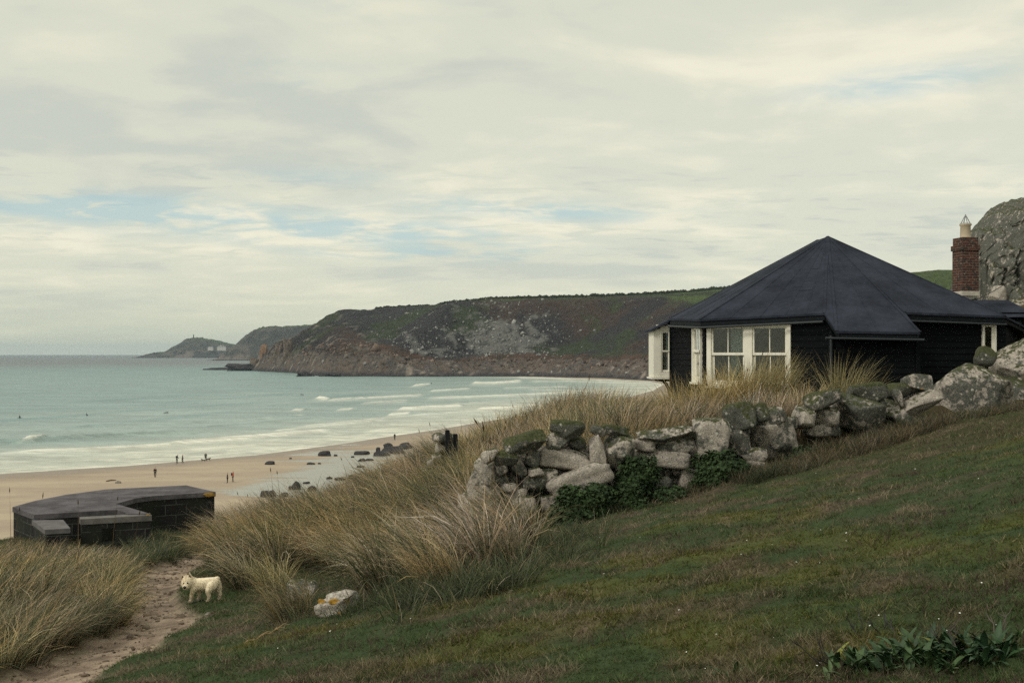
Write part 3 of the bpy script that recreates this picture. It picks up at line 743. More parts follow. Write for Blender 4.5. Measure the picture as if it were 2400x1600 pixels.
def board_wall(mb, p, q, z0, z1, holes=()):
    """lapped horizontal boards between two plan points; holes are (u0, u1, z0, z1)"""
    t, n, L = frame_of(p, q); n = n if (n.dot(Vector((p.x, p.y, 0)) - Vector((8.0, 29.5, 0))) > 0) else -n
    z = z0; bh = .145
    while z < z1 - .01:
        za, zb = z, min(z + bh, z1)
        spans = [(0, L)]
        for u0, u1, h0, h1 in holes:
            if zb > h0 + .01 and za < h1 - .01:
                spans = [s for a, b in spans for s in ((a, min(b, u0)), (max(a, u1), b)) if s[1] - s[0] > .01]
        for a, b in spans:
            P = [p + t * u + Vector((0, 0, zz)) + n * d for (u, zz, d) in ((a, za, .022), (b, za, .022), (b, zb + .01, .004), (a, zb + .01, .004), (a, za, -.05), (b, za, -.05), (b, zb + .01, -.05), (a, zb + .01, -.05))]
            mb.add(P, [(0, 1, 2, 3), (4, 7, 6, 5), (0, 4, 5, 1), (3, 2, 6, 7), (0, 3, 7, 4), (1, 5, 6, 2)])
        z += bh
    return t, n
TOP = .86
wl = MB()
hS = [(2.2, 2.95, -.70, .66)]; hA = [(.04, 2.09, -.77, .67)]; hW = [(1.92, 2.26, -.75, .70)]
board_wall(wl, S0, A0, FL, TOP, hS); board_wall(wl, A0, A1, FL, TOP - .06, hA); board_wall(wl, L0, L1, FL, .42)
board_wall(wl, W0, W1, FL, .78, hW); board_wall(wl, W1, W2, FL, .6); board_wall(wl, W2, B0, FL, .8); board_wall(wl, B0, B1, FL, .8); board_wall(wl, B1, B2, FL, .8)
board_wall(wl, B2, S0, FL, .8)
board_wall(wl, P2(1948, 24.9), P2(1948, 25.7), FL, .50); board_wall(wl, Vector((8.87, 24.9, EYE)), W0, FL, .50)
for c in (S0, A0, A1, L0, L1):
    wl.abox(c.x - .05, c.x + .05, c.y - .055, c.y + .05, EYE + FL, EYE + (.40 if c in (L0, L1) else .72))
wl.build('wall', M_BOARD, house)
# room behind the windows: floor, lining and a dividing wall
rm = MB()
rm.add([(p.x, p.y, EYE - .95) for p in (S0, A0, A1, W0, W1, W2, B0, B1, B2)], [tuple(range(9))])
rm.box((5.0, 30.2, EYE), (1, -.12, 0), (0, 1, 0), 0, 4.2, -.95, .75, 0, .06)
rm.box((7.6, 26.3, EYE), (.15, 1, 0), (1, 0, 0), 0, 4.0, -.95, .75, 0, .06)
rm.build('room_lining', M_INNER, house)
# ---- windows
def sash(fr, o, t, n, u0, u1, z0, z1, d, bars_v=1, st=.045, bot=.06):
    mb = MB()
    mb.box(o, t, n, u0, u0 + st, z0, z1, d - .035, d); mb.box(o, t, n, u1 - st, u1, z0, z1, d - .035, d)
    mb.box(o, t, n, u0 + st, u1 - st, z0, z0 + bot, d - .035, d); mb.box(o, t, n, u0 + st, u1 - st, z1 - .04, z1, d - .035, d)
    for k in range(bars_v):
        uc = lerp(u0 + st, u1 - st, (k + 1) / (bars_v + 1)); mb.box(o, t, n, uc - .011, uc + .011, z0 + bot, z1 - .04, d - .03, d - .004)
    mb.build('sash', M_WHITE, fr)
    pb = MB(); pb.box(o, t, n, u0 + st - .005, u1 - st + .005, z0 + bot - .005, z1 - .035, d - .021, d - .016)
    pb.build('pane', M_GLASS, fr)
def sash_window(o, t, n, u0, u1, z0, z1, mid, lights, fl=.11, frr=.09, mull=.19, bars=1, sill=True):
    mb = MB(); D = .07
    mb.box(o, t, n, u0, u0 + fl, z0, z1, -.07, D); mb.box(o, t, n, u1 - frr, u1, z0, z1, -.07, D)
    mb.box(o, t, n, u0 + fl, u1 - frr, z1 - .045, z1, -.07, D - .003); mb.box(o, t, n, u0 + fl, u1 - frr, z0, z0 + .05, -.07, D - .003)
    w = (u1 - u0 - fl - frr - mull * (lights - 1)) / lights; us = []
    for k in range(lights):
        a = u0 + fl + k * (w + mull); us.append((a, a + w))
        if k: mb.box(o, t, n, a - mull, a, z0 + .05, z1 - .045, -.07, D - .003)
    fr = mb.build('window', M_WHITE, house)
    if sill:
        sb = MB(); sb.box(o, t, n, u0 - .03, u1 + .03, z0 - .05, z0 - .002, -.07, D + .05); sb.build('sill', M_WHITE, fr)
    for a, b in us:
        sash(fr, o, t, n, a, b, mid - .02, z1 - .045, .035, bars)
        sash(fr, o, t, n, a, b, z0 + .05, mid + .02, -.012, bars, .06, .085)
    return fr
tA, nA_, _ = frame_of(A0, A1); oA = Vector((A0.x, A0.y, EYE))
win = sash_window(oA, tA, nA_, .04, 2.09, -.77, .67, -.02, 2)
tS, nS_, _ = frame_of(S0, A0); oS = Vector((S0.x, S0.y, EYE))
sash_window(oS, tS, nS_, 2.2, 2.95, -.70, .66, .05, 1, .06, .06)
tW, nW_, _ = frame_of(W0, W1); oW = Vector((W0.x, W0.y, EYE))
sash_window(oW, tW, nW_, 1.92, 2.26, -.75, .70, 0, 1, .03, .05, bars=0)
# curtain tied back behind the left light
cv, cf = [], []
for i in range(15):
    for j in range(13):
        s, h = i / 14, j / 12
        z = lerp(-.70, .62, h); half = .06 if h < .42 else lerp(.06, .42, ((h - .42) / .58) ** 1.2)
        u = .50 + (s * 2 * half if h > .42 else s * .22); dd = -.16 + .02 * math.sin(s * 26)
        cv.append(oA + tA * (u + .06) + Vector((0, 0, z)) + nA_ * dd)
for i in range(14):
    for j in range(12): cf.append((i * 13 + j, (i + 1) * 13 + j, (i + 1) * 13 + j + 1, i * 13 + j + 1))
mk('curtain', cv, cf, M_CLOTH, house, smooth=True)
# oriel window on the seaward corner
tO, nO = Vector((1, 0, 0)), Vector((0, -1, 0)); oO = Vector((3.81, 30.62, EYE))
ob = MB()
ob.box(oO, tO, nO, 0, .17, -.64, .66, -1.1, 0); ob.box(oO, tO, nO, .175, .21, -.64, .74, -.05, .012); ob.box(oO, tO, nO, .43, .47, -.64, .78, -.05, .012)
ob.box(oO, tO, nO, .21, .43, .60, .74, -.05, .010); ob.box(oO, tO, nO, .21, .43, -.64, -.50, -.05, .010); ob.box(oO, tO, nO, .21, .47, -.64, .8, -1.1, -1.0)
orl = ob.build('oriel_window', M_WHITE, house)
sash(orl, oO, tO, nO, .215, .425, .05, .595, -.004, 0, .03, .035); sash(orl, oO, tO, nO, .215, .425, -.495, .07, -.03, 0, .035, .05)
sb = MB(); sb.box(oO, tO, nO, -.05, .5, -.69, -.645, -1.15, .06); sb.build('sill', M_WHITE, orl)
br = MB(); br.tube([W(1544, 889.5, 31), W(1554, 892, 31), W(1562, 900, 31), (W(1568, 914, 31)), W(1571, 936, 31)], [.04, .045, .045, .045, .04], 6); br.box((0, 0, 0), (1, 0, 0), (0, 1, 0), 3.95, 4.33, EYE - .755, EYE - .695, 30.7, 31.5)
br.build('bracket', M_BOARD, house)
# ---- roof
E = [(4.15, 30.0, .92), (4.46, 27.0, .81), (7.0, 25.5, .908), (7.02, 24.6, .489), (8.82, 24.6, .461), (8.8, 25.5, .927), (11.28, 26.0, .858), (12.9, 28.1, .56), (13.0, 33.0, .8), (8.5, 34.8, .8), (4.5, 33.5, .85)]
E = [Vector((x, y, EYE + h)) for x, y, h in E]
AP1 = Vector((8.19, 29.5, EYE + 3.03)); AP2 = Vector((8.17, 30.4, EYE + 3.03))
rf = MB()
apx = [AP2, AP1, AP1, AP1, AP1, AP1, AP1, AP1, AP2, AP2, AP2]
dn = Vector((0, 0, -.05))
n = len(E)
for i in range(n):
    a, b, q = E[i], E[(i + 1) % n], apx[(i + 1) % n]
    tris = [[a, b, q]]
    q0 = apx[i]
    if q0 is not q: tris.append([a, q, q0])
    for tr in tris:
        rf.add(tr, [(0, 1, 2)]); rf.add([v + dn for v in tr], [(2, 1, 0)])
    rf.add([a, b, b + dn, a + dn], [(0, 3, 2, 1)])
def seam(a, b, w=.035, h=.014):
    d = (b - a); side = d.cross(Vector((0, 0, 1))).normalized() * w / 2; up = side.cross(d).normalized(); up = up if up.z > 0 else -up
    P = [a - side, a + side, b + side, b - side]; Q = [p + up * h for p in P]
    rf.add([p - up * .01 for p in P] + Q, [(4, 5, 6, 7), (0, 1, 5, 4), (1, 2, 6, 5), (2, 3, 7, 6), (3, 0, 4, 7)])
for i in range(n): seam(apx[i], E[i], .06, .012)
for (i, fr) in ((0, .25), (0, .5), (0, .75), (1, .25), (1, .5), (1, .70), (1, .86), (3, .5), (5, .35), (6, .5)):
    seam(apx[i + 1], E[i].lerp(E[i + 1], fr), .03, .006)
for f0, f1 in ((.45, .475), (.72, .745)):
    seam(AP1.lerp(E[1].lerp(E[2], .70), f0), AP1.lerp(E[1].lerp(E[2], .86), f0), .03, .012)
rf.build('roof', M_FELT, house)
fa = MB()
for i in (0, 1, 2, 3, 4, 5, 6, 7, 8, 9, 10):
    a, b = E[i], E[(i + 1) % n]; t, nn, L = frame_of(a, b); nn = nn if nn.dot(a - Vector((8, 29.5, 0))) > 0 else -nn
    ins = -.03
    P = [p + nn * dd + Vector((0, 0, zz)) for p in (a, b) for dd in (ins, ins - .03) for zz in (-.052, -.17)]
    fa.add(P, [(0, 1, 5, 4), (2, 6, 7, 3), (0, 4, 6, 2), (1, 3, 7, 5), (0, 2, 3, 1), (4, 5, 7, 6)])
fa.build('fascia', M_FASCIA, house)
sf = MB()                                          # boarded underside of the eaves
cen = Vector((8.2, 29.6, 0))
for i in range(n):
    a, b = E[i] + Vector((0, 0, -.16)), E[(i + 1) % n] + Vector((0, 0, -.16))
    sh = lambda p: p + (Vector((cen.x, cen.y, p.z)) - p).normalized() * .75
    sf.add([a, b, sh(b), sh(a)], [(0, 3, 2, 1)])
sf.build('soffit', M_FASCIA, house)
gt = MB()
gp = [E[0] + Vector((-.03, 0, -.20)), E[1] + Vector((-.03, -.03, -.20)), E[2] + Vector((-.05, -.06, -.20))]
gt.tube(gp, .028, 8); gt.tube([E[3] + Vector((-.25, -.03, -.16)), E[4] + Vector((.08, -.03, -.17))], .026, 8); gt.tube([E[5] + Vector((.1, -.04, -.2)), E[6] + Vector((0, -.04, -.2))], .024, 8)
gt.build('gutter', M_GUTTER, house)
dp = MB(); dp.tube([W(1948, 786, 24.82), W(1948, 800, 24.82), W(1948, 990, 24.82)], .03, 8); dp.build('downpipe', M_GUTTER, house)
# small lean roof over the oriel
om = MB(); o4 = [Vector((3.72, 30.5, EYE + .64)), Vector((4.2, 30.45, EYE + .90)), Vector((4.35, 32.0, EYE + .92)), Vector((3.72, 31.9, EYE + .64))]
om.add(o4 + [v + Vector((0, 0, -.06)) for v in o4], [(0, 1, 2, 3), (7, 6, 5, 4), (0, 4, 5, 1), (1, 5, 6, 2), (2, 6, 7, 3), (3, 7, 4, 0)]); om.build('oriel_roof', M_FELT, house)
# rear wing with the brick chimney
rw = MB(); rw.abox(12.4, 15.2, 33.2, 36.5, EYE - .8, EYE + 1.2)
wing = rw.build('rear_wing', M_BOARD, house)
rr = MB(); zt = EYE + 1.62
rr.add([(12.2, 32.9, EYE + 1.05), (15.3, 32.9, EYE + 1.05), (15.1, 34.6, zt), (12.3, 34.6, zt), (12.2, 36.8, EYE + 1.1), (15.3, 36.8, EYE + 1.1)], [(0, 1, 2, 3), (3, 2, 5, 4), (0, 3, 4), (1, 5, 2), (0, 4, 5, 1)])
rr.build('wing_roof', M_FELT, wing)
def brick_mat():
    m, T = newmat('old red brick')
    uv = T.n('ShaderNodeTexCoord').outputs['UV']
    b = T.n('ShaderNodeTexBrick'); T.set(b.inputs['Vector'], uv); b.inputs['Scale'].default_value = 1
    b.inputs['Brick Width'].default_value = .22; b.inputs['Row Height'].default_value = .075; b.inputs['Mortar Size'].default_value = .008
    b.inputs['Color1'].default_value = (.125, .048, .034, 1); b.inputs['Color2'].default_value = (.062, .030, .026, 1); b.inputs['Mortar'].default_value = (.16, .145, .12, 1)
    tc = T.n('ShaderNodeTexCoord').outputs['Object']
    n1 = T.noise(tc, 7, 5, .65); n2 = T.noise(tc, 17, 4, .6)
    c = T.mix(T.ramp(n1, .52, .62), b.outputs['Color'], (.045, .045, .04)); c = T.mix(T.math('MULTIPLY', T.ramp(n2, .6, .68), .7), c, (.33, .31, .26))
    finish(T, c, .95, T.bump(T.math('ADD', T.math('MULTIPLY', b.outputs['Fac'], -.6), n2), .7, .015), .1); return m
def ring(mb, cx, cy, hw, hd, z0, z1, rot=0.0):
    c, s = math.cos(rot), math.sin(rot)
    q = [(cx + x * c - y * s, cy + x * s + y * c) for x, y in ((-hw, -hd), (hw, -hd), (hw, hd), (-hw, hd))]
    V = [(x, y, z) for z in (z0, z1) for x, y in q]; u = [0, 2 * hw, 2 * hw + 2 * hd, 4 * hw + 2 * hd, 4 * hw + 4 * hd]
    Fc = [(0, 1, 5, 4), (1, 2, 6, 5), (2, 3, 7, 6), (3, 0, 4, 7), (4, 5, 6, 7), (3, 2, 1, 0)]
    uv = [[(u[k], z0), (u[k + 1], z0), (u[k + 1], z1), (u[k], z1)] for k in range(4)] + [[(0, 0)] * 4] * 2
    mb.add(V, Fc, uv)
M_BRICK = brick_mat()
cc = W(2263, 700, 33.0); px1 = 33.0 / F
zc = lambda py: EYE - (py - CY) * px1
ch = MB()
ring(ch, cc.x, cc.y, .262, .25, zc(683), zc(588), .2); ring(ch, cc.x, cc.y, .295, .28, zc(588) + .002, zc(576), .2); ring(ch, cc.x, cc.y, .255, .24, zc(576) + .002, zc(558), .2)
chim = ch.build('chimney', M_BRICK, house, uv=True)
fb = MB(); ring(fb, cc.x, cc.y, .28, .27, zc(694), zc(683) - .002, .2); fb.build('flashing', plain('whitewashed lead flashing', (.50, .47, .40), .8, .25, 8), chim)
pt = MB(); pt.lathe((cc.x, cc.y, zc(558)), [(.155, 0), (.15, .03), (.142, .34), (.17, .37), (.17, .40), (.14, .41), (.13, .38), (.12, .05)], 20)
pt.build('chimney_pot', plain('buff clay pot', (.50, .42, .30), .85, .12, 5), chim, smooth=True)
cw = MB(); z0 = zc(523) ; top = Vector((cc.x, cc.y, zc(506)))
for k in range(8):
    a = 2 * math.pi * k / 8; cw.tube([(cc.x + .145 * math.cos(a), cc.y + .145 * math.sin(a), z0 - .03), (cc.x + .02 * math.cos(a), cc.y + .02 * math.sin(a), top.z)], .011, 5)
cw.tube([(cc.x + .15 * math.cos(2 * math.pi * k / 16), cc.y + .15 * math.sin(2 * math.pi * k / 16), z0 - .02) for k in range(17)], .012, 5); cw.tube([top - Vector((0, 0, .05)), top + Vector((0, 0, .04))], .018, 6)
cw.build('cowl', plain('galvanised wire', (.24, .25, .25), .45, .15), chim)

# cable from the roof to the crag
cb = MB(); a, b = W(2198, 727, 27.5), W(2357, 665, 38.4)
cb.tube([a.lerp(b, k / 12) + Vector((0, 0, -.12 * math.sin(math.pi * k / 12))) for k in range(13)], .012, 5)
tag(cb.build('cable', plain('black cable', (.02, .02, .02), .6), loc=a), 'thin black cable slung from the house roof up to the crag', 'cable')

# ================================================================== crag and boulders
G_PALE = granite('pale granite', .85, .12, .1, .35); G_DARK = granite('lichened granite', .40, .35, .15, .7); G_MOSS = granite('mossy granite', .05, .78, .05, .55)
G_ORANGE = granite('orange lichened granite', .45, .35, .75, .5); G_BIG = granite('weathered granite', .36, .35, .22, .45); G_WHITE = granite('white lichened granite', 1.2, .0, .25, 1.0); G_WHITE2 = granite('white and orange lichened granite', 1.0, .0, 1.1, 1.3)
def build_crag():
    pts = [(2291, 700), (2294, 569), (2298, 552), (2307, 534), (2323, 532), (2338, 517), (2357, 503), (2365, 501), (2370, 489), (2380, 476), (2392, 478), (2400, 477)]
    Y = 40.0
    sx = [(p[0] - CX) / F * Y for p in pts] + [19.5, 21, 23, 25, 27]; sz = [EYE - (p[1] - CY) / F * Y for p in pts] + [EYE + 5.9, EYE + 5.4, EYE + 6.2, EYE + 4.5, EYE + 2]
    nu, nv = 260, 150
    u = np.linspace(0, 1, nu); v = np.linspace(0, math.pi, nv)
    xs = sx[0] + (sx[-1] - sx[0]) * u
    top = np.interp(xs, sx, sz) + .34 * ridged(xs / .75, 0 * xs, 0, 95, 4) * sstep(sx[0] + .3, sx[0] + .8, xs); base = EYE - .8
    XX, VV = np.meshgrid(xs, v); TT = np.meshgrid(top, v)[0]
    hd = 3.4 * np.minimum(1, .35 + (XX - sx[0]) / 1.6) * np.minimum(1, .3 + (sx[-1] - XX) / 3)
    YY = Y + .8 - hd * np.sign(np.cos(VV)) * np.abs(np.cos(VV)) ** .8; ZZ = base + (TT - base) * np.abs(np.sin(VV)) ** .42
    n1 = ridged(XX / 1.6 + .3 * ZZ, YY / 1.6, ZZ / 2.4, 91, 5); n2 = ridged(XX / .55, YY / .55, ZZ / .8 + XX / .9, 92, 4)
    n3 = ridged(XX / 1.1 + .25 * ZZ, 0 * ZZ + 3.3, ZZ / 5.0, 96, 3); n4 = np.floor(3 * fbm(XX / 1.3, ZZ / 1.0, YY / 1.3, 97, 2)) / 3
    m = np.clip(np.minimum(1, (TT - ZZ) / .5 + .25), 0, 1)
    YY = YY - (.75 * n1 + .42 * n2 + .55 * n3 + .5 * n4) * np.cos(VV) * 1.0; XX = XX + .26 * n2 * m; ZZ = ZZ + .28 * n2 * m * (np.abs(np.cos(VV)) > .02)
    b = Vector((21, Y, EYE + 1.2))
    o = mk('rock_crag', np.stack([XX, YY, ZZ], -1).reshape(-1, 3), grid_faces(nu, nv), granite('crag granite', -.04, .34, .05, .3), loc=b)
    tag(o, 'tall craggy grey granite outcrop behind the brick chimney', 'crag')
build_crag()
def boulder(name, x0, y0, x1, y1, Y, mat, label, seed, depth=.9, rot=0, box=.3, cuts=6, sub=4, rough=.09, cat='boulder', sink=.0):
    a, b = W(x0, y1, Y), W(x1, y0, Y)
    w, h = b.x - a.x, b.z - a.z
    v, f = rock_mesh((w, max(w, h) * depth, h), seed, sub, box, cuts, rough)
    if rot: v = rotY(v, rot); lo, hi = v.min(0), v.max(0); v = v * np.array([w / (hi[0] - lo[0]), 1, h / (hi[2] - lo[2])])
    c = Vector(((a.x + b.x) / 2, Y, (a.z + b.z) / 2)); v = v + np.array(c)
    o = mk(name, v, f, mat, loc=(c.x, c.y, a.z), smooth=True)
    return tag(o, label, cat) if label else o
boulder('boulder', 2174, 848, 2376, 1000, 22.2, G_BIG, 'huge rounded boulder with buff patch and orange lichen at the right end of the wall', 31, .8, .12, .25, 5, 5, .07)
boulder('boulder', 2328, 784, 2520, 930, 23.6, G_BIG, 'big tilted boulder at the right edge leaning over the house window', 32, .8, .45, .35, 6, 5)
boulder('boulder', 2279, 810, 2335, 861, 23.0, G_MOSS, 'small round mossy boulder perched between the two biggest boulders', 33, .9, 0, .2, 5)
boulder('boulder', 2330, 880, 2470, 985, 23.2, G_DARK, 'dark low boulder in the shade under the tilted boulder at the right edge', 34, .8, 0, .3, 6)
boulder('boulder', 2316, 668, 2357, 716, 38.3, G_PALE, 'pale buff rounded rock in the grass at the foot of the crag', 35, .8, .1, .35, 6)
boulder('boulder', 2352, 700, 2410, 735, 37.0, G_DARK, 'half buried grey rock on the brown slope below the crag', 36, .8, 0, .35, 6)

# ================================================================== dry stone wall
stone_wall = thing('stone_wall', 'tumbledown dry stone wall of lichened granite boulders below the summerhouse', 'wall', (3.0, 18.6, EYE - 2.4))
def ywall(px): return float(np.interp(px, [1040, 1120, 1300, 1500, 1800, 2150, 2350], [17.2, 17.3, 17.6, 18.1, 19.1, 20.6, 21.6]))
A_ = [(410, 470, 720, 640, 'm', .18), (755, 395, 1000, 525, 'm', -.05), (725, 480, 880, 600, 'd', 0), (865, 515, 1005, 595, 'm', 0), (1125, 428, 1322, 508, 'm', 0), (1058, 432, 1152, 505, 'd', 0),
      (658, 588, 1046, 756, 'p', -.05, .85), (1043, 503, 1152, 722, 'p', .08, .6), (1152, 493, 1367, 737, 'd', 0, .35), (568, 608, 667, 748, 'd', -.2), (433, 638, 575, 818, 'd', .5), (350, 600, 512, 722, 'm', .3),
      (355, 690, 432, 795, 'd', .1), (545, 750, 815, 900, 'd', .05), (722, 698, 1208, 958, 'p', .42, .8), (1232, 700, 1325, 805, 'd', .3), (1192, 832, 1258, 884, 'p', 0), (1122, 888, 1268, 1015, 'd', .1),
      (392, 856, 495, 912, 'p', 0), (395, 898, 575, 980, 'p', .1), (345, 795, 442, 885, 'd', .2), (200, 670, 335, 865, 'd', .7), (250, 600, 362, 705, 'd', .4), (255, 850, 385, 990, 'd', .3),
      (1376, 528, 1524, 614, 'p', 0, .3), (1395, 440, 1808, 562, 'd', .2, .6), (1525, 518, 1806, 645, 'd', .16, .2), (1365, 602, 1770, 738, 'p', -.12, .55), (1797, 376, 2060, 725, 'b', .05, .75),
      (1695, 748, 1840, 920, 'p', -.1, .8), (1505, 805, 1635, 895, 'd', 0), (2075, 442, 2210, 650, 'd', .1, .5), (2145, 598, 2335, 690, 'o', 0, .2), (2105, 672, 2400, 870, 'o', 0), (2036, 262, 2254, 450, 'm', .15),
      (470, 950, 640, 1060, 'd', 0), (690, 930, 860, 1080, 'd', .1), (1780, 700, 1840, 770, 'd', 0), (1000, 960, 1130, 1060, 'd', 0), (1270, 790, 1420, 950, 'd', 0), (1860, 700, 2120, 860, 'd', 0), (1640, 700, 1720, 790, 'd', .3), (600, 740, 700, 800, 'd', 0)]
B_ = [(220, 222, 335, 355, 'm', .2), (260, 250, 480, 420, 'd', .35), (198, 368, 585, 640, 'd', .1, .3), (535, 246, 690, 415, 'd', -.2), (682, 255, 875, 390, 'd', -.12), (625, 368, 868, 470, 'd', 0), (630, 108, 905, 275, 'm', .35, .4),
      (858, 142, 1225, 460, 'b', -.35, .45), (982, 56, 1262, 220, 'm', 0, .2), (1245, 68, 1455, 165, 'm', .1), (1325, 102, 1405, 245, 'd', .6, .7), (1125, 185, 1245, 300, 'd', 0), (1195, 190, 1535, 430, 'b', -.6, .6),
      (1375, 115, 1660, 335, 'p', .75, .75), (1495, 325, 1665, 400, 'o', -.3), (1415, -5, 1605, 135, 'o', -.1, .5), (1150, 400, 1240, 470, 'd', 0), (1440, 390, 1600, 470, 'd', 0), (400, 330, 560, 420, 'd', 0), (820, 380, 900, 470, 'd', 0)]
SM = {'m': G_MOSS, 'd': G_DARK, 'p': G_PALE, 'o': G_ORANGE, 'b': G_BIG}
STONES = []
for L_, ox, oy, k in ((A_, 1050, 860, .3189), (B_, 1700, 880, .2976)):
    for s in L_:
        x0, y0, x1, y1, ty, rot = s[:6]; bx = s[6] if len(s) > 6 else .35
        STONES.append((ox + k * x0, oy + k * y0, ox + k * x1, oy + k * y1, ty, rot, bx))
slabels = {'m': 'mossy stone', 'o': 'stone with orange lichen'}
for i, (x0, y0, x1, y1, ty, rot, bx) in enumerate(STONES):
    Y = ywall((x0 + x1) / 2) + .12 * ((i * 37) % 7 - 3) / 3
    g = 3.5; a, b = W(x0 - g, y1 + g, Y), W(x1 + g, y0 - g, Y)
    w, h = b.x - a.x, b.z - a.z
    # undo the bounding box growth that the tilt gives
    ca, sa = abs(math.cos(rot)), abs(math.sin(rot))
    L0_ = max(w, h); 
    v, f = rock_mesh((1, 1, 1), 200 + i, 4 if w * h > .10 else 3, bx + .15, 7, .075, .68)
    asp = (w / h); asp = min(asp * (1 + .9 * sa), 2.6) if w > h else max(asp / (1 + .7 * sa), .45)
    v = v * np.array([asp ** .5, 1, asp ** -.5]); v = rotY(v, rot)
    lo, hi = v.min(0), v.max(0); v = (v - (lo + hi) / 2) * np.array([w / (hi[0] - lo[0]), 1, h / (hi[2] - lo[2])])
    v[:, 1] *= .75 * max(min(w, h) * 1.3, .4 * L0_) / (hi[1] - lo[1]) * 1.25
    c = Vector(((a.x + b.x) / 2, Y + (.03 if ty == 'm' else 0), (a.z + b.z) / 2))
    o = mk('stone', v + np.array(c), f, SM[ty], stone_wall, loc=c, smooth=True)
    if ty in slabels: o['label'] = slabels[ty]
# packing stones that fill the wall behind its face
for i in range(60):
    px = 1110 + 1040 * i / 59; top = np.interp(px, [1110, 1200, 1300, 1400, 1500, 1650, 1700, 1800, 1900, 2000, 2140], [1120, 1040, 1010, 1025, 1040, 1010, 970, 985, 985, 950, 950]); bot = np.interp(px, [1110, 1300, 1500, 1700, 1900, 2140], [1200, 1215, 1190, 1140, 1060, 1020])
    py = lerp(top, bot, .36 if i % 2 else .75)
    Y = ywall(px) + .38; c = W(px, py, Y); r = .30 + .16 * ((i * 53) % 10) / 10
    v, f = rock_mesh((r * 1.7, r * 1.1, r * 1.25), 400 + i, 3, .35, 6, .08)
    if len([1 for q in stone_wall.children]) < 99: mk('stone', rotY(v, i * 1.3) + np.array(c), f, G_DARK, stone_wall, loc=c, smooth=True)
# ruined gate pier and fence posts where the wall once went on to the dune edge
pier = thing('stone_pier', 'ruined pier of pale lichened stones half swallowed by grass beside the black fence post', 'wall', (-1.55, 23.2, EYE - 2.6))
for i, (x0, y0, x1, y1) in enumerate([(1012, 1012, 1062, 1040), (1020, 1036, 1050, 1064), (1026, 1030, 1068, 1058), (1012, 1060, 1036, 1086), (1000, 1072, 1024, 1100), (1030, 1056, 1062, 1090), (1020, 1084, 1058, 1120), (992, 1096, 1024, 1130), (1040, 1016, 1070, 1040)]):
    Y = 23.2 + .15 * (i % 3); a, b = W(x0, y1, Y), W(x1, y0, Y); v, f = rock_mesh((b.x - a.x, .35, b.z - a.z), 500 + i, 3, .4, 6, .09); c = (a + b) / 2
    mk('stone', v + np.array(c), f, G_WHITE if i == 1 else G_DARK, pier, loc=c, smooth=True)
def post(x0, x1, yt, yb, Y, label):
    a, b = W(x0, yb, Y), W(x1, yt, Y); mb = MB(); cx = (a.x + b.x) / 2; hw = (b.x - a.x) / 2
    ring(mb, cx, Y, hw, hw, a.z - .4, b.z - .01, .12); ring(mb, cx, Y, hw * .86, hw * .86, b.z - .009, b.z + .006, .12)
    tag(mb.build('fence_post', plain('charred black timber', (.012, .013, .015), .8, .4, 5, .6, .2, .02, (3, 3, .5)), loc=(cx, Y, a.z)), label, 'post')
post(1043.5, 1054, 1008, 1075, 22.7, 'black square fence post standing beside the ruined stone pier')
post(1062, 1072.5, 1017, 1060, 22.9, 'short black post stub just right of the taller fence post')

# lichened stones by the path and small flat stones
lb = on_ground(787, 1442)
st1 = boulder('lichened_stone', 737, 1384, 838, 1462, lb.y + .1, G_WHITE2, 'flat topped white stone with orange lichen lying on the grass edge', 41, .7, .04, .5, 9, 4, .2, 'stone')
def stain(stone, px, py, w, h, seed):
    V = np.array([v.co[:] for v in stone.data.vertices]) + np.array(stone.location[:]); qx, qy = to_px(V[:, 0], V[:, 1], V[:, 2])
    near = np.argsort((qx - px) ** 2 + (qy - py) ** 2)[:12]; c = V[near[np.argmin(V[near, 1])]]
    v, f = rock_mesh((w, .03, h), seed, 3, .1, 4, .3); mk('lichen_patch', v + c, f, M_ORL2, stone, loc=Vector(c), smooth=True)
M_ORL2 = plain('orange lichen', (.36, .20, .03), .95, .5, 30, .6)
stain(bpy.data.objects['lichened_stone'], 757, 1404, .075, .055, 81); stain(bpy.data.objects['lichened_stone'], 783, 1408, .10, .075, 82); stain(bpy.data.objects['lichened_stone'], 800, 1440, .05, .04, 83)
boulder('lichened_stone', 671, 1357, 742, 1415, on_ground(700, 1405).y, G_ORANGE, 'pale square stone half hidden behind a drooping grass tussock', 42, .8, 0, .6, 6, 4, .06, 'stone')
boulder('flat_stone', 510, 1427, 544, 1440, 13.9, G_DARK, 'thin flat grey stone set in the turf by the path edge', 43, 1.0, .1, .4, 6, 3, .1, 'stone')
boulder('flat_stone', 480, 1434, 492, 1447, 13.8, G_WHITE, 'tiny white stone at the path edge below the dog', 44, .9, 0, .4, 6, 3, .1, 'stone')
boulder('flat_stone', 795, 1305, 836, 1345, 16.5, G_WHITE, 'pale lichened stone showing through the tall grass above the square stone', 45, .8, .5, .4, 6, 3, .1, 'stone')

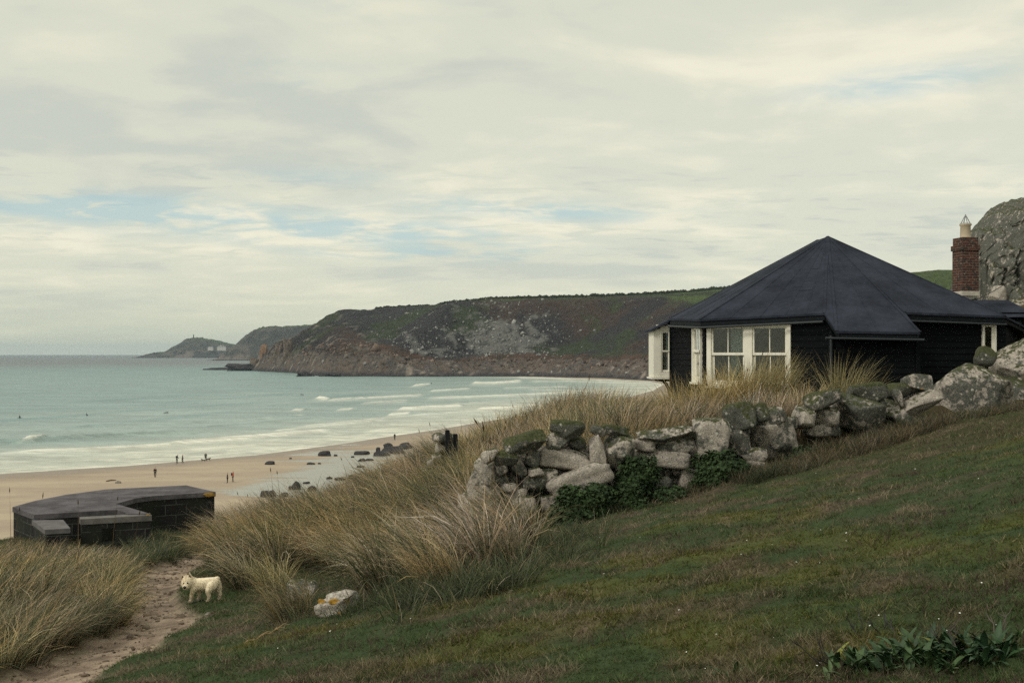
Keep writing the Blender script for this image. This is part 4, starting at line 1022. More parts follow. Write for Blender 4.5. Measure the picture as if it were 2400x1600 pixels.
# ================================================================== gun emplacement
def block_mat():
    m, T = newmat('dark concrete block')
    uv = T.n('ShaderNodeTexCoord').outputs['UV']
    b = T.n('ShaderNodeTexBrick'); T.set(b.inputs['Vector'], uv); b.inputs['Scale'].default_value = 1
    b.inputs['Brick Width'].default_value = .46; b.inputs['Row Height'].default_value = .225; b.inputs['Mortar Size'].default_value = .008; b.inputs['Bias'].default_value = -.2
    b.inputs['Color1'].default_value = (.026, .024, .025, 1); b.inputs['Color2'].default_value = (.014, .014, .014, 1); b.inputs['Mortar'].default_value = (.085, .09, .08, 1)
    tc = T.n('ShaderNodeTexCoord').outputs['Object']
    n1 = T.noise(tc, 1.6, 6, .65); n2 = T.noise(tc, 12, 5, .65)
    c = T.mix(T.ramp(n1, .40, .62), b.outputs['Color'], (.022, .026, .018))
    c = T.mix(T.math('MULTIPLY', T.ramp(n2, .60, .70), .6), c, (.12, .12, .10))
    finish(T, c, .9, T.bump(T.math('ADD', T.math('MULTIPLY', b.outputs['Fac'], -.5), T.math('MULTIPLY', n2, .7)), .7, .02), .15); return m
M_BLOCK = block_mat(); M_ASPH = plain('grey asphalt roof', (.100, .094, .100), .95, .45, 2.4, .7, .1, .02, (1, 1, 1))
M_ORL = plain('orange lichen crust', (.25, .15, .03), .95, .5, 20, .6)
bunker = thing('bunker', 'low concrete gun emplacement with a bent flat roof above the beach', 'bunker', (-8.4, 24, EYE - 4.2))
HR = -3.1
BP = [(-10.1, 23.0), (-9.2, 21.9), (-7.84, 22.6), (-7.47, 22.05), (-6.98, 22.0), (-8.18, 23.5), (-8.06, 24.4), (-7.8, 24.8), (-6.64, 25.5), (-7.68, 26.8), (-9.26, 26.0), (-9.81, 25.0), (-10.05, 24.0)]
def prism(mb, pts, z0, z1, cap=True, ins=0.0):
    n = len(pts); V = [(x, y, z0) for x, y in pts] + [(x, y, z1) for x, y in pts]; Fc, uv = [], []; u = 0
    for i in range(n):
        j = (i + 1) % n; L = math.hypot(pts[j][0] - pts[i][0], pts[j][1] - pts[i][1])
        Fc.append((i, j, n + j, n + i)); uv.append([(u, z0), (u + L, z0), (u + L, z1), (u, z1)]); u += L
    if cap:
        Fc.append(tuple(range(n, 2 * n))); uv.append([(p[0], p[1]) for p in pts]); Fc.append(tuple(range(n - 1, -1, -1))); uv.append([(p[0], p[1]) for p in pts[::-1]])
    mb.add(V, Fc, uv)
def inset(pts, d):
    c = np.mean(pts, 0); out = []
    n = len(pts)
    for i in range(n):
        p, a, b = (np.array(pts[k % n]) for k in (i, i - 1, i + 1))
        e1 = (p - a) / np.linalg.norm(p - a); e2 = (b - p) / np.linalg.norm(b - p)
        n1 = np.array([-e1[1], e1[0]]); n2 = np.array([-e2[1], e2[0]]); m = n1 + n2; m = m / max(.35, np.dot(m, n1))
        out.append(tuple(p + m * d))
    return out
sl = MB(); prism(sl, BP, EYE + HR - .10, EYE + HR); sl.build('roof_slab', M_ASPH, bunker)
wb = MB(); prism(wb, inset(BP, .02), EYE - 5.2, EYE + HR - .102); wb.build('block_wall', M_BLOCK, bunker, uv=True)
bw = MB()
fd = Vector((1.12, .5, 0)).normalized(); fo = Vector((-8.12, 21.46, EYE)); fn = Vector((fd.y, -fd.x, 0))
def uvbox(mb, o, t, n, u0, u1, z0, z1, d0, d1):
    P = [o + t * u + Vector((0, 0, z)) + n * d for d in (d0, d1) for z in (z0, z1) for u in (u0, u1)]
    q = lambda a, b: [(a, z0), (b, z0), (b, z1), (a, z1)]
    mb.add(P, [(0, 1, 3, 2), (4, 6, 7, 5), (0, 4, 5, 1), (2, 3, 7, 6), (0, 2, 6, 4), (1, 5, 7, 3)],
           [q(u0, u1), [(u0, z0), (u0, z1), (u1, z1), (u1, z0)], [(0, 0)] * 4, [(0, 0)] * 4, [(d0, z0), (d0, z1), (d1, z1), (d1, z0)], [(d0, z0), (d1, z0), (d1, z1), (d0, z1)]])
uvbox(bw, fo, fd, fn, 0, .36, -5, HR - .13, -.3, 0); uvbox(bw, fo, fd, fn, .36, .60, -5, HR - .52, -.3, 0); uvbox(bw, fo, fd, fn, .36, .60, HR - .22, HR - .13, -.3, 0); uvbox(bw, fo, fd, fn, .60, 1.25, -5, HR - .13, -.3, 0)
blast = bw.build('blast_wall', M_BLOCK, bunker, uv=True)
cp = MB(); cp.box(fo, fd, fn, -.02, 1.27, HR - .128, HR - .02, -.31, .015); cp.build('coping', plain('pale worn concrete', (.135, .13, .12), .95, .35, 4, .6), blast)
lw = MB(); q = [(-9.2, 21.86), (-8.48, 20.7), (-8.12, 20.86), (-8.66, 21.9)]
prism(lw, q, EYE - 5, EYE + HR - .19); wing_w = lw.build('wing_wall', M_BLOCK, bunker, uv=True)
lc = MB(); prism(lc, [(x * 1.0, y) for x, y in inset(q, -.02)], EYE + HR - .188, EYE + HR - .10); lc.build('coping', plain('worn grey concrete', (.12, .115, .115), .95, .3, 4, .6), wing_w)
def lichen(px, py, Y, w, h, dy, seed):
    v, f = rock_mesh((w, dy, h), seed, 3, .2, 4, .25); c = W(px, py, Y); mk('lichen_patch', v + np.array(c), f, M_ORL, bunker, loc=c)
lichen(348, 1210, 21.98, .11, .10, .03, 61); lichen(490, 1159, 25.32, .28, .11, .06, 62); lichen(494, 1238, 25.3, .12, .10, .05, 63)

# ================================================================== ivy on the wall
M_IVY = attr_mat('ivy leaf', .75, 8, .25, .1, .01, .3)
def leaf_cloud(name, ells, label, cat, seed, n, size=.030, c0=(.013, .028, .010), c1=(.045, .078, .023)):
    r = np.random.default_rng(seed); C, S_ = [], []
    tot = sum(a * b for _, _, _, a, b, _ in ells)
    for px, py, Y, rx, rz, ry in ells:
        k = int(n * rx * rz / tot); d = r.normal(size=(k, 3)); d /= np.linalg.norm(d, axis=1)[:, None]
        d[:, 1] = -np.abs(d[:, 1]); rad = r.uniform(.35, 1.02, k) ** .5 * (1 + .5 * fbm(d[:, 0] * 3, d[:, 2] * 3, d[:, 1] * 2, seed, 3))
        c = np.array(W(px, py, Y)); C.append(c + d * rad[:, None] * np.array([rx, ry, rz])); S_.append(d)
    C = np.concatenate(C); N = np.concatenate(S_) + r.normal(size=(len(C), 3)) * .6 + np.array([0, 0, .4]); N /= np.linalg.norm(N, axis=1)[:, None]
    a = np.cross(N, r.normal(size=N.shape)); a /= np.linalg.norm(a, axis=1)[:, None]; b = np.cross(N, a)
    s = size * r.uniform(.6, 1.3, len(C))[:, None]
    P = np.stack([C - a * s, C + b * s * .7 + N * s * .15, C + a * s, C - b * s * .7 + N * s * .15], 1)
    k = r.random(len(C)); cl = fbm(C[:, 0] * 4, C[:, 1] * 4, C[:, 2] * 4, seed + 5, 3)
    col = mixc(c0, c1, np.clip(k * .7 + .35 * cl + .1, 0, 1))
    base = C.mean(0); base[2] = C[:, 2].min()
    o = mk(name, P.reshape(-1, 3), np.arange(len(C) * 4).reshape(-1, 4), M_IVY, loc=base, attrs={'tint': ('POINT', np.repeat(col, 4, 0))})
    return tag(o, label, cat)
leaf_cloud('ivy_bush', [(1492, 1118, 17.75, 0.317, 0.354, 0.275), (1470, 1170, 17.6, 0.293, 0.307, 0.275)], 'dense dark ivy climbing the middle of the wall beside the pale tilted slab', 'ivy', 1, 7800)
leaf_cloud('ivy_bush', [(1686, 1118, 18.1, 0.488, 0.437, 0.325), (1650, 1160, 18.0, 0.244, 0.236, 0.250)], 'largest round ivy mound against the big upright slab', 'ivy', 2, 10500)
leaf_cloud('ivy_bush', [(1360, 1185, 17.1, 0.415, 0.319, 0.300), (1330, 1215, 17.0, 0.317, 0.201, 0.275), (1400, 1160, 17.2, 0.220, 0.189, 0.250)], 'spreading ivy at the wall foot in front of the tilted slab', 'ivy', 3, 9750)
leaf_cloud('ivy_bush', [(1500, 1205, 17.3, 0.195, 0.236, 0.225)], 'small ivy tuft trailing onto the lawn under the middle ivy', 'ivy', 4, 2400)
leaf_cloud('ivy_bush', [(1570, 1165, 17.7, 0.305, 0.177, 0.250), (1610, 1180, 17.7, 0.305, 0.118, 0.250)], 'low ivy strip joining the middle ivy to the largest mound', 'ivy', 5, 3900)
leaf_cloud('ivy_bush', [(1888, 1068, 18.9, 0.268, 0.177, 0.250), (1860, 1085, 18.8, 0.244, 0.118, 0.250)], 'low ivy growing at the foot of the round grey boulder in the wall', 'ivy', 6, 3600, c0=(.018, .03, .013), c1=(.045, .07, .025))
leaf_cloud('ivy_bush', [(2100, 1026, 20.1, 0.293, 0.165, 0.250)], 'dark ivy patch under the large triangular stone near the right end of the wall', 'ivy', 7, 3300, c0=(.016, .028, .012), c1=(.04, .065, .022))
# ================================================================== grasses
M_BLADE = None
def blade_mat():
    m, T = newmat('grass blade')
    a = T.n('ShaderNodeAttribute', attribute_name='tint').outputs['Color']
    d = T.n('ShaderNodeBsdfDiffuse'); T.set(d.inputs[0], a); t = T.n('ShaderNodeBsdfTranslucent'); T.set(t.inputs[0], a)
    mx = T.n('ShaderNodeMixShader'); mx.inputs[0].default_value = .40; T.t.links.new(d.outputs[0], mx.inputs[1]); T.t.links.new(t.outputs[0], mx.inputs[2])
    o = T.n('ShaderNodeOutputMaterial'); T.t.links.new(mx.outputs[0], o.inputs[0]); return m
M_BLADE = blade_mat()
STRAW = np.array([(.60, .46, .29), (.68, .50, .27), (.56, .465, .33), (.43, .35, .25), (.74, .63, .46)])
GREEN = np.array([(.10, .125, .065), (.15, .17, .10), (.065, .095, .042), (.19, .19, .115), (.13, .15, .105)])
def blades(r, base, L, phi, th0, th1, width, ca, cb, seg=4):
    """ribbons that rise from base and bend over; returns vertices, faces, colours"""
    n = len(base); s = np.linspace(0, 1, seg + 1)
    th = th0[:, None] + (th1 - th0)[:, None] * s[None] ** 1.25
    thm = (th[:, 1:] + th[:, :-1]) / 2; ds = (L / seg)[:, None]
    ph = phi[:, None] + r.normal(0, .10, (n, 1)) * s[1:][None] * 2
    dx = np.sin(thm) * np.cos(ph) * ds; dy = np.sin(thm) * np.sin(ph) * ds; dz = np.cos(thm) * ds
    P = np.zeros((n, seg + 1, 3)); P[:, 0] = base
    P[:, 1:, 0] = base[:, None, 0] + np.cumsum(dx, 1); P[:, 1:, 1] = base[:, None, 1] + np.cumsum(dy, 1); P[:, 1:, 2] = base[:, None, 2] + np.cumsum(dz, 1)
    a = r.uniform(0, 6.28, n); side = np.stack([np.cos(a), np.sin(a), r.normal(0, .25, n)], 1)
    w = width[:, None] * np.array([1.0, .95, .8, .55, .0][:seg] + [.06])[None] if seg == 4 else width[:, None] * np.linspace(1, .06, seg + 1)[None]
    Lf = P - side[:, None] * w[..., None] / 2; Rt = P + side[:, None] * w[..., None] / 2
    V = np.stack([Lf, Rt], 2).reshape(n, -1, 3)
    k = np.arange(seg) * 2
    f = np.stack([k, k + 1, k + 3, k + 2], 1)
    Fc = (f[None] + (np.arange(n) * (seg + 1) * 2)[:, None, None]).reshape(-1, 4)
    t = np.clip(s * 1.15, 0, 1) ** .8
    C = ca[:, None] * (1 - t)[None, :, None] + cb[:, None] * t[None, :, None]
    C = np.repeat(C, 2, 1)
    return V.reshape(-1, 3), Fc, C.reshape(-1, 3)
class Grass:
    def __init__(s): s.V, s.F, s.C, s.n = [], [], [], 0
    def put(s, V, Fc, C): s.V.append(V); s.F.append(Fc + s.n); s.C.append(C); s.n += len(V)
    def build(s, name, loc=None):
        return mk(name, np.concatenate(s.V), np.concatenate(s.F), M_BLADE, loc=loc, attrs={'tint': ('POINT', np.concatenate(s.C))})
def tussock(G, r, x, y, nb, L, rad, wind, wamt, green, droop=1.0, width=.008, gold=.5, upright=0.0, bright=1.0):
    tone = r.uniform(.62, 1.25) * bright; warm = r.uniform(-1, 1)
    """one clump: blades from a small foot, fanned all ways and combed by the wind"""
    a = r.uniform(0, 6.283, nb); q = rad * np.sqrt(r.random(nb))
    bx, by = x + q * np.cos(a), y + q * np.sin(a)
    bz = EYE + ground_h(bx, by) - .03
    out = np.stack([np.cos(a), np.sin(a)], 1) * r.uniform(.3, 1, (nb, 1)) + np.array([math.cos(wind), math.sin(wind)]) * wamt + r.normal(0, .35, (nb, 2))
    phi = np.arctan2(out[:, 1], out[:, 0]) + r.normal(0, .25, nb)
    ln = L * r.uniform(.45, 1.12, nb)
    th0 = np.abs(r.normal(.22, .20, nb)) * (1 - .5 * upright); th1 = np.clip(r.normal(1.25 * droop, .42, nb), .15, 2.3) * (1 - .55 * upright)
    isg = r.random(nb) < green
    sc = STRAW[r.integers(0, len(STRAW), nb)] * r.uniform(.30, 1.25, (nb, 1)); sc = sc * tone; sc[:, 2] *= (1.15 - .4 * gold); sc[:, 1] *= 1 - .07 * warm; sc[:, 2] *= 1 - .15 * warm
    gc = bright ** .5 * GREEN[r.integers(0, len(GREEN), nb)] * r.uniform(.45, 1.4, (nb, 1))
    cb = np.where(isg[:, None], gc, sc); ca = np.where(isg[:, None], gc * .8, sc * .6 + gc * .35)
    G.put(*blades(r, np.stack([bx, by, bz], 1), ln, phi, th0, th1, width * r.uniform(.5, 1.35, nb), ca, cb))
    # dead thatch lying round the foot
    m = nb // 4; a = r.uniform(0, 6.283, m); q = rad * 1.6 * np.sqrt(r.random(m)); bx, by = x + q * np.cos(a), y + q * np.sin(a)
    c = np.array((.15, .105, .065)) * r.uniform(.5, 1.5, (m, 1))
    G.put(*blades(r, np.stack([bx, by, EYE + ground_h(bx, by) - .01], 1), L * r.uniform(.25, .55, m), r.uniform(0, 6.283, m), r.uniform(.8, 1.3, m), r.uniform(1.3, 1.75, m), width * r.uniform(.6, 1.1, m), c, c))
def seedheads(G, r, x, y, n, L, lean, spread=.25):
    bx, by = x + r.normal(0, spread, n), y + r.normal(0, spread, n); bz = EYE + ground_h(bx, by)
    ln = L * r.uniform(.85, 1.25, n); phi = lean + r.normal(0, .5, n); th0 = np.abs(r.normal(.08, .08, n)); th1 = th0 + np.abs(r.normal(.25, .15, n))
    c = np.tile(np.array((.17, .12, .065)), (n, 1)) * r.uniform(.7, 1.2, (n, 1))
    V, Fc, C = blades(r, np.stack([bx, by, bz], 1), ln, phi, th0, th1, np.full(n, .015), c, c)
    tip = V.reshape(n, 5, 2, 3)[:, 4].mean(1); pre = V.reshape(n, 5, 2, 3)[:, 3].mean(1)
    G.put(V, Fc, C)
    d = tip - pre; d /= np.linalg.norm(d, axis=1)[:, None]; h = .10 * r.uniform(.7, 1.2, n)[:, None]
    s1 = np.cross(d, np.array([0, 1, 0.])); s1 /= np.linalg.norm(s1, axis=1)[:, None]; s2 = np.cross(d, s1)
    for s_ in (s1, s2):
        Q = np.stack([tip - d * h * .3, tip + s_ * .010 + d * h * .25, tip + d * h, tip - s_ * .010 + d * h * .25], 1)
        G.put(Q.reshape(-1, 3), np.arange(n * 4).reshape(-1, 4), np.repeat(c * .62, 4, 0))
def scatter(test, x0, x1, y0, y1, dmin, tries, seed):
    r = np.random.default_rng(seed); P = np.zeros((0, 2))
    x = r.uniform(x0, x1, tries); y = r.uniform(y0, y1, tries)
    ok = test(x, y); keep = []
    for a, b in zip(x[ok], y[ok]):
        if all((a - c) ** 2 + (b - d) ** 2 > dmin * dmin for c, d in keep): keep.append((a, b))
    return keep
def in_outline(poly):
    def t(x, y):
        px, py = to_px(x, y, EYE + ground_h(x, y)); return in_poly(px, py, poly) & (path_mask(x, y) < .25)
    return t
def marram(name, spots, seed, nb, L, green, wind, wamt, label, heads=0, width=.008, droop=1.0, lean=0.0):
    r = np.random.default_rng(seed); G = Grass()
    for x, y in spots:
        k = float(fbm(np.array([x * .5]), np.array([y * .5]), 0, seed, 2)[0]); k2 = float(fbm(np.array([x * .8 + 9]), np.array([y * .8]), 0, seed + 2, 2)[0])
        lf = float(np.interp(y, [14, 19], [1, .55])) if seed == 11 else float(np.interp(x, [-2.5, -1, 2.5, 3.5], [1, 1.4, 1.4, 1.1])) if seed == 14 else float(np.interp(x, [1.5, 3], [1.28, 1.0])) if seed == 13 else 1.0
        tussock(G, r, x, y, int(nb * r.uniform(.7, 1.3)), lf * L * r.uniform(.72, 1.2) * (1 + .25 * k2), r.uniform(.09, .19), wind + 1.3 * k, wamt, np.clip(green + .5 * k2, .03, .9), droop, width, gold=np.clip(.5 + k, 0, 1))
    for i in range(heads):
        x, y = spots[int(r.integers(0, len(spots)))]
        if x > 2.2 and y > 21: continue
        seedheads(G, r, x, y, 2, L * 1.35, lean)
    c = np.mean(spots, 0)
    return tag(G.build(name, loc=(c[0], c[1], gz(*c))), label, 'grass', kind='stuff')
spL = scatter(in_outline(MAR_L), -13, -2, 8.5, 24, .30, 9000, 1); spM = scatter(in_outline(MAR_M), -9, 2, 11, 31, .43, 16000, 2)
spB = scatter(lambda x, y: (wall_s(x, y) > .55) & (y < 27.4 + .3 * (x < 3.5)) & (x > -1.5) & (x < np.where(y > 24.8, 4.3, 5.4)), -2, 6, 17, 29, .33, 5000, 3)
marram('marram_grass', spL, 11, 210, .74, .50, .3, .75, 'grey green marram grass covering the dune left of the path', 5, .0095, 1.2, 1.2)
marram('marram_grass', spM, 12, 190, .98, .22, 3.5, 1.0, 'straw coloured marram grass sweeping down the dune between the path and the stone wall', 4, .0125, 1.25, 2.6)
marram('marram_grass', spB, 13, 150, .70, .25, .4, .35, 'golden marram grass on the bank behind the stone wall', 20, .012, .8, 1.0)
# the rim of the dune and rough growth along it
rim = scatter(lambda x, y: (np.abs(y - (np.interp(x, CREST[:, 0], CREST[:, 1]) - .2)) < 1.5), -6.8, 4.5, 26, 35, .42, 3000, 4)
marram('marram_grass', rim, 14, 120, .70, .35, 3.3, .4, 'thin brown marram grass along the dune edge above the beach', 5, .010, .9, 2.4)
bun = scatter(lambda x, y: in_outline([(330, 1330), (300, 1295), (350, 1272), (430, 1262), (505, 1252), (530, 1262), (500, 1290), (430, 1322), (380, 1345)])(x, y), -9, -5, 19, 27, .22, 5000, 5)
G = Grass(); r = np.random.default_rng(15)
for x, y in bun: tussock(G, r, x, y, 170, .30 * r.uniform(.7, 1.5), .16, .5, .3, .92, .95, .008)
tag(G.build('rough_grass', loc=(-7.3, 22.3, gz(-7.3, 22.3))), 'short dark green grass and weeds under the bunker wall', 'grass', kind='stuff')
# weeds and rank grass along the foot of the wall
G = Grass(); r = np.random.default_rng(16)
for i in range(420):
    px = r.uniform(1290, 2330) if i % 3 else r.uniform(1720, 2330); x0 = (px - CX) / F * ywall(px); y = float(np.interp(x0, WALL[:, 0], WALL[:, 1])) - r.uniform(.1, 1.0) * (1.9 if px > 1700 else .8)
    x = x0 + r.normal(0, .1); hgt = (.16 if px < 1700 else .24) * r.uniform(.4, 1.5)
    tussock(G, r, x, y, 70, hgt, .13, r.uniform(0, 6.28), .2, float(np.clip(.62 + .9 * fbm(np.array([x * .9]), np.array([y]), 0, 18, 2)[0], .25, .98)), .9, .0075, .3, 0, .42)
tag(G.build('rough_grass', loc=(4, 18.4, gz(4, 18.4))), 'rank weeds and brown grass along the foot of the stone wall', 'grass', kind='stuff')
# green undergrowth between the dune and the lawn
G = Grass(); r = np.random.default_rng(17)
for (px, py) in [(q, np.interp(q, [560, 700, 860, 960, 1100, 1280, 1420], [1440, 1440, 1410, 1425, 1385, 1320, 1262]) + r.uniform(-55, 25)) for q in r.uniform(700, 1420, 150)]:
    p = on_ground(px, py); tussock(G, r, p.x, p.y, 60, .26 * r.uniform(.5, 1.5), .16, r.uniform(0, 6.28), .2, .96, 1.1, .0075, .3, 0, .8)
for (x, y) in scatter(in_outline(MAR_M), -9, 2, 11, 31, .55, 4000, 9):
    tussock(G, r, x, y, 70, .42 * r.uniform(.6, 1.4), .2, r.uniform(0, 6.28), .2, .95, 1.05, .0085, .3, 0, .95)
tag(G.build('rough_grass', loc=(-1, 14.5, gz(-1, 14.5))), 'soft green grass between the straw tussocks and the lawn', 'grass', kind='stuff')
# single tussocks that stand apart
def hero(px, py, Y, nb, L, rad, wind, wamt, green, label, seed, droop=1.0, upright=0.0, width=.008, gold=1.0, heads=0):
    p = on_ground(px, py) if Y is None else None
    if p is None: x = (px - CX) / F * Y; p = Vector((x, Y, gz(x, Y)))
    r = np.random.default_rng(seed); G = Grass()
    tussock(G, r, p.x, p.y, nb, L, rad, wind, wamt, green, droop, width, gold, upright)
    if heads: seedheads(G, r, p.x, p.y, heads, L * 1.2, wind, rad)
    tag(G.build('grass_tussock', loc=p), label, 'grass')
hero(1690, 0, 21.6, 1200, 1.12, .42, .1, .55, .14, 'tall golden tussock hiding the lower left of the double window', 21, .7, .35, .010, heads=1)
hero(1775, 0, 21.9, 1500, 1.36, .46, .1, .60, .12, 'tallest golden tussock swept right in front of the double window', 22, .75, .30, .010, heads=0)
hero(1600, 0, 22.6, 700, 1.05, .40, 2.6, .2, .35, 'grey straw tussock under the narrow window left of the golden ones', 23, .8, .25, .009, heads=1)
hero(1850, 0, 22.3, 800, .75, .42, .2, .4, .75, 'low green tussock right of the double window', 24, 1.0, 0, .009)
hero(1968, 0, 22.6, 420, 1.35, .16, .2, .25, .08, 'lone golden tussock against the dark lean to wall by the downpipe', 25, .85, .25, .009)
hero(2010, 0, 22.8, 220, 1.15, .18, .0, .6, .30, 'thin green and straw tussock bending right against the dark lean to wall', 26, .95, .1, .009)
hero(262, 1462, None, 620, .62, .17, .2, .25, .22, 'golden tussock fanned out beside the path at the edge of the left dune', 27, 1.0, .05, .0065)
hero(1035, 1372, None, 520, .72, .20, 3.3, 1.1, .30, 'brown tussock combed flat to the left at the edge of the lawn', 28, 1.12, 0, .007, .6)
hero(690, 1452, None, 460, .60, .18, 3.5, 1.0, .15, 'drooping straw tussock in front of the pale square stone', 29, 1.2, 0, .0065, .7)
hero(1222, 1296, None, 200, .66, .22, 1.6, .1, .15, 'sparse upright straw tussock in front of the left end of the wall', 30, .7, .3, .008, .6)
hero(640, 1385, None, 430, .68, .20, 3.0, .6, .22, 'yellow straw tussock just right of the dog', 31, 1.0, .05, .007)
hero(1165, 1330, None, 420, .80, .22, 3.4, .8, .45, 'green and grey tussock arching left below the wall end', 32, 1.15, 0, .008, .3)
# lawn
def build_lawn():
    r = np.random.default_rng(41); N = 920000
    t = r.uniform(-.58, .74, N) ; Y = 1 / r.uniform(1 / 29.0, 1 / 3.6, N) ; Y = np.where(r.random(N) < .45, np.sqrt(r.uniform(3.6 ** 2, 27 ** 2, N)), Y)
    X = t * Y
    H = ground_h(X, Y); px, py = to_px(X, Y, H + EYE)
    ok = (py < 1950) & (path_mask(X, Y) < .5 * r.random(N)) & ~(in_poly(px, py, MAR_L) & (r.random(N) < .9)) & ~(in_poly(px, py, MAR_M) & (r.random(N) < .75)) & ((wall_s(X, Y) < .4) | (X < -1)) & (Y < np.interp(X, CREST[:, 0], CREST[:, 1]) + 1)
    X, Y, H = X[ok], Y[ok], H[ok]; n = len(X)
    n1 = fbm(X * .55 + 3, Y * .9, 0, 21, 4); n2 = fbm(X * 1.9, Y * 2.7, 0, 22, 4); n3 = fbm(X * 7, Y * 7, 0, 23, 3)
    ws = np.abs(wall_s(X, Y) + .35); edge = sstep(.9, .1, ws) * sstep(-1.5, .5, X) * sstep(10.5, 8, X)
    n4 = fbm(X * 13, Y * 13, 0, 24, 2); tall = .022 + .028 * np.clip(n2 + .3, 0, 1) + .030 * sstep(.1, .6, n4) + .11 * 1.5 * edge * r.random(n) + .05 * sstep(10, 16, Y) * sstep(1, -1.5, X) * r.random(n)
    k = r.random(n)
    c = 1.38 * mixc((.070, .098, .040), (.160, .135, .094), sstep(-.05, .55, n2 + .40 * n3 + .45 * n4 + .5 * (k - .5)))
    c = mixc(c, (.125, .130, .026), .85 * sstep(.12, .5, n1 + .3 * n2 + .3 * (k - .5)) * sstep(20, 10, Y))
    c = c * (1 + .45 * n4)[:, None]; c = mixc(c, (.38, .30, .20), (r.random(n) < .18) * .8 * sstep(-.5, .3, n2))
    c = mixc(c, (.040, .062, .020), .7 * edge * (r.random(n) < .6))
    c = c * r.uniform(.5, 1.35, (n, 1))
    w = .0042 + .00042 * Y
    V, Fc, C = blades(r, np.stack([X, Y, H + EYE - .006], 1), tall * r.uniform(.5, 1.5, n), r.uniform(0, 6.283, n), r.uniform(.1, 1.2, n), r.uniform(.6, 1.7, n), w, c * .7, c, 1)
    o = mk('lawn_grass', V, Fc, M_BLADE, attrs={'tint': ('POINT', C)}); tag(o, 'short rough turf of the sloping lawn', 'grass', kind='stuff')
build_lawn()
# sprigs of dry heath and weeds on the lawn: darker twiggy cushions
def build_weeds():
    r = np.random.default_rng(42); G = Grass()
    n = 520; t = r.uniform(-.5, .5, n * 4); Y = 1 / r.uniform(1 / 20, 1 / 4.2, n * 4); X = t * Y; H = ground_h(X, Y); px, py = to_px(X, Y, H + EYE)
    ok = (path_mask(X, Y) < .1) & ~in_poly(px, py, MAR_L) & ~in_poly(px, py, MAR_M) & (wall_s(X, Y) < -.2) & (fbm(X * .8, Y * 1.2, 0, 77, 3) > -.02)
    for x, y in list(zip(X[ok], Y[ok]))[:n]:
        m = 26; a = r.uniform(0, 6.283, m); q = .10 * np.sqrt(r.random(m)); bx, by = x + 1.6 * q * np.cos(a), y + q * np.sin(a)
        c = (np.array((.085, .062, .05)) if r.random() < .6 else np.array((.045, .062, .022))) * r.uniform(.6, 1.4, (m, 1))
        G.put(*blades(r, np.stack([bx, by, EYE + ground_h(bx, by)], 1), r.uniform(.03, .085, m), r.uniform(0, 6.283, m), r.uniform(.1, .9, m), r.uniform(.5, 1.6, m), np.full(m, .004 + .0004 * y), c, c * 1.3, 2))
    tag(G.build('heath_sprigs'), 'dry brown sprigs and weeds scattered through the turf', 'undergrowth', kind='stuff')
build_weeds()

# ------------------------------------------------------------------ daisies, dock plants, twigs
M_PETAL = plain('white petals', (.80, .80, .76), .8, .05); M_YEL = plain('yellow florets', (.62, .42, .03), .8, .1)
def flower_mesh(mat, r0):
    mb = MB(); n = 10
    V = [(0, 0, .012)] + [(r0 * math.cos(2 * math.pi * k / n) * (1 if k % 2 else .72), r0 * math.sin(2 * math.pi * k / n) * (1 if k % 2 else .72), .010) for k in range(n)] + [(0, 0, .004)]
    return raw_mesh('flower', V, [(0, 1 + k, 1 + (k + 1) % n) for k in range(n)] + [(n + 1, 1 + (k + 1) % n, 1 + k) for k in range(n)], mat)
me = flower_mesh(M_PETAL, .007); r = np.random.default_rng(51); cnt = 0
for _ in range(900):
    px, py = r.uniform(650, 2400), r.uniform(1090, 1590)
    p = on_ground(px, py)
    if wall_s(p.x, p.y) > -.5 or p.y > 17 or in_poly(px, py, MAR_M): continue
    if float(fbm(np.array([p.x * .7]), np.array([p.y * .7]), 0, 52, 2)[0]) + .35 * (px > 1900) < .12: continue
    o = bpy.data.objects.new('daisy', me); COL.objects.link(o); o.location = p + Vector((0, 0, .03)); s = r.uniform(.5, 1.0) * (.6 + .05 * p.y); o.scale = (s, s, s); o.rotation_euler = (r.uniform(-.2, .7), r.uniform(-.5, .5), r.uniform(0, 6))
    tag(o, 'tiny white daisy dotted in the sloping turf', 'flower', 'white daisies in the turf'); cnt += 1
    if cnt >= 48: break
me = flower_mesh(M_YEL, .02)
for k, (px, py) in enumerate(((1199, 1229), (1212, 1216))):
    p = W(px, py, 16.6); o = bpy.data.objects.new('yellow_flower', me); COL.objects.link(o); o.location = p; o.rotation_euler = (.9, 0, k)
    mb = None; tag(o, ('lower of two yellow flowers in the grass below the wall end', 'upper of two yellow flowers in the grass below the wall end')[k], 'flower')
M_DOCK = attr_mat('dock leaf', .55, 14, .3, .3, .01, .35)
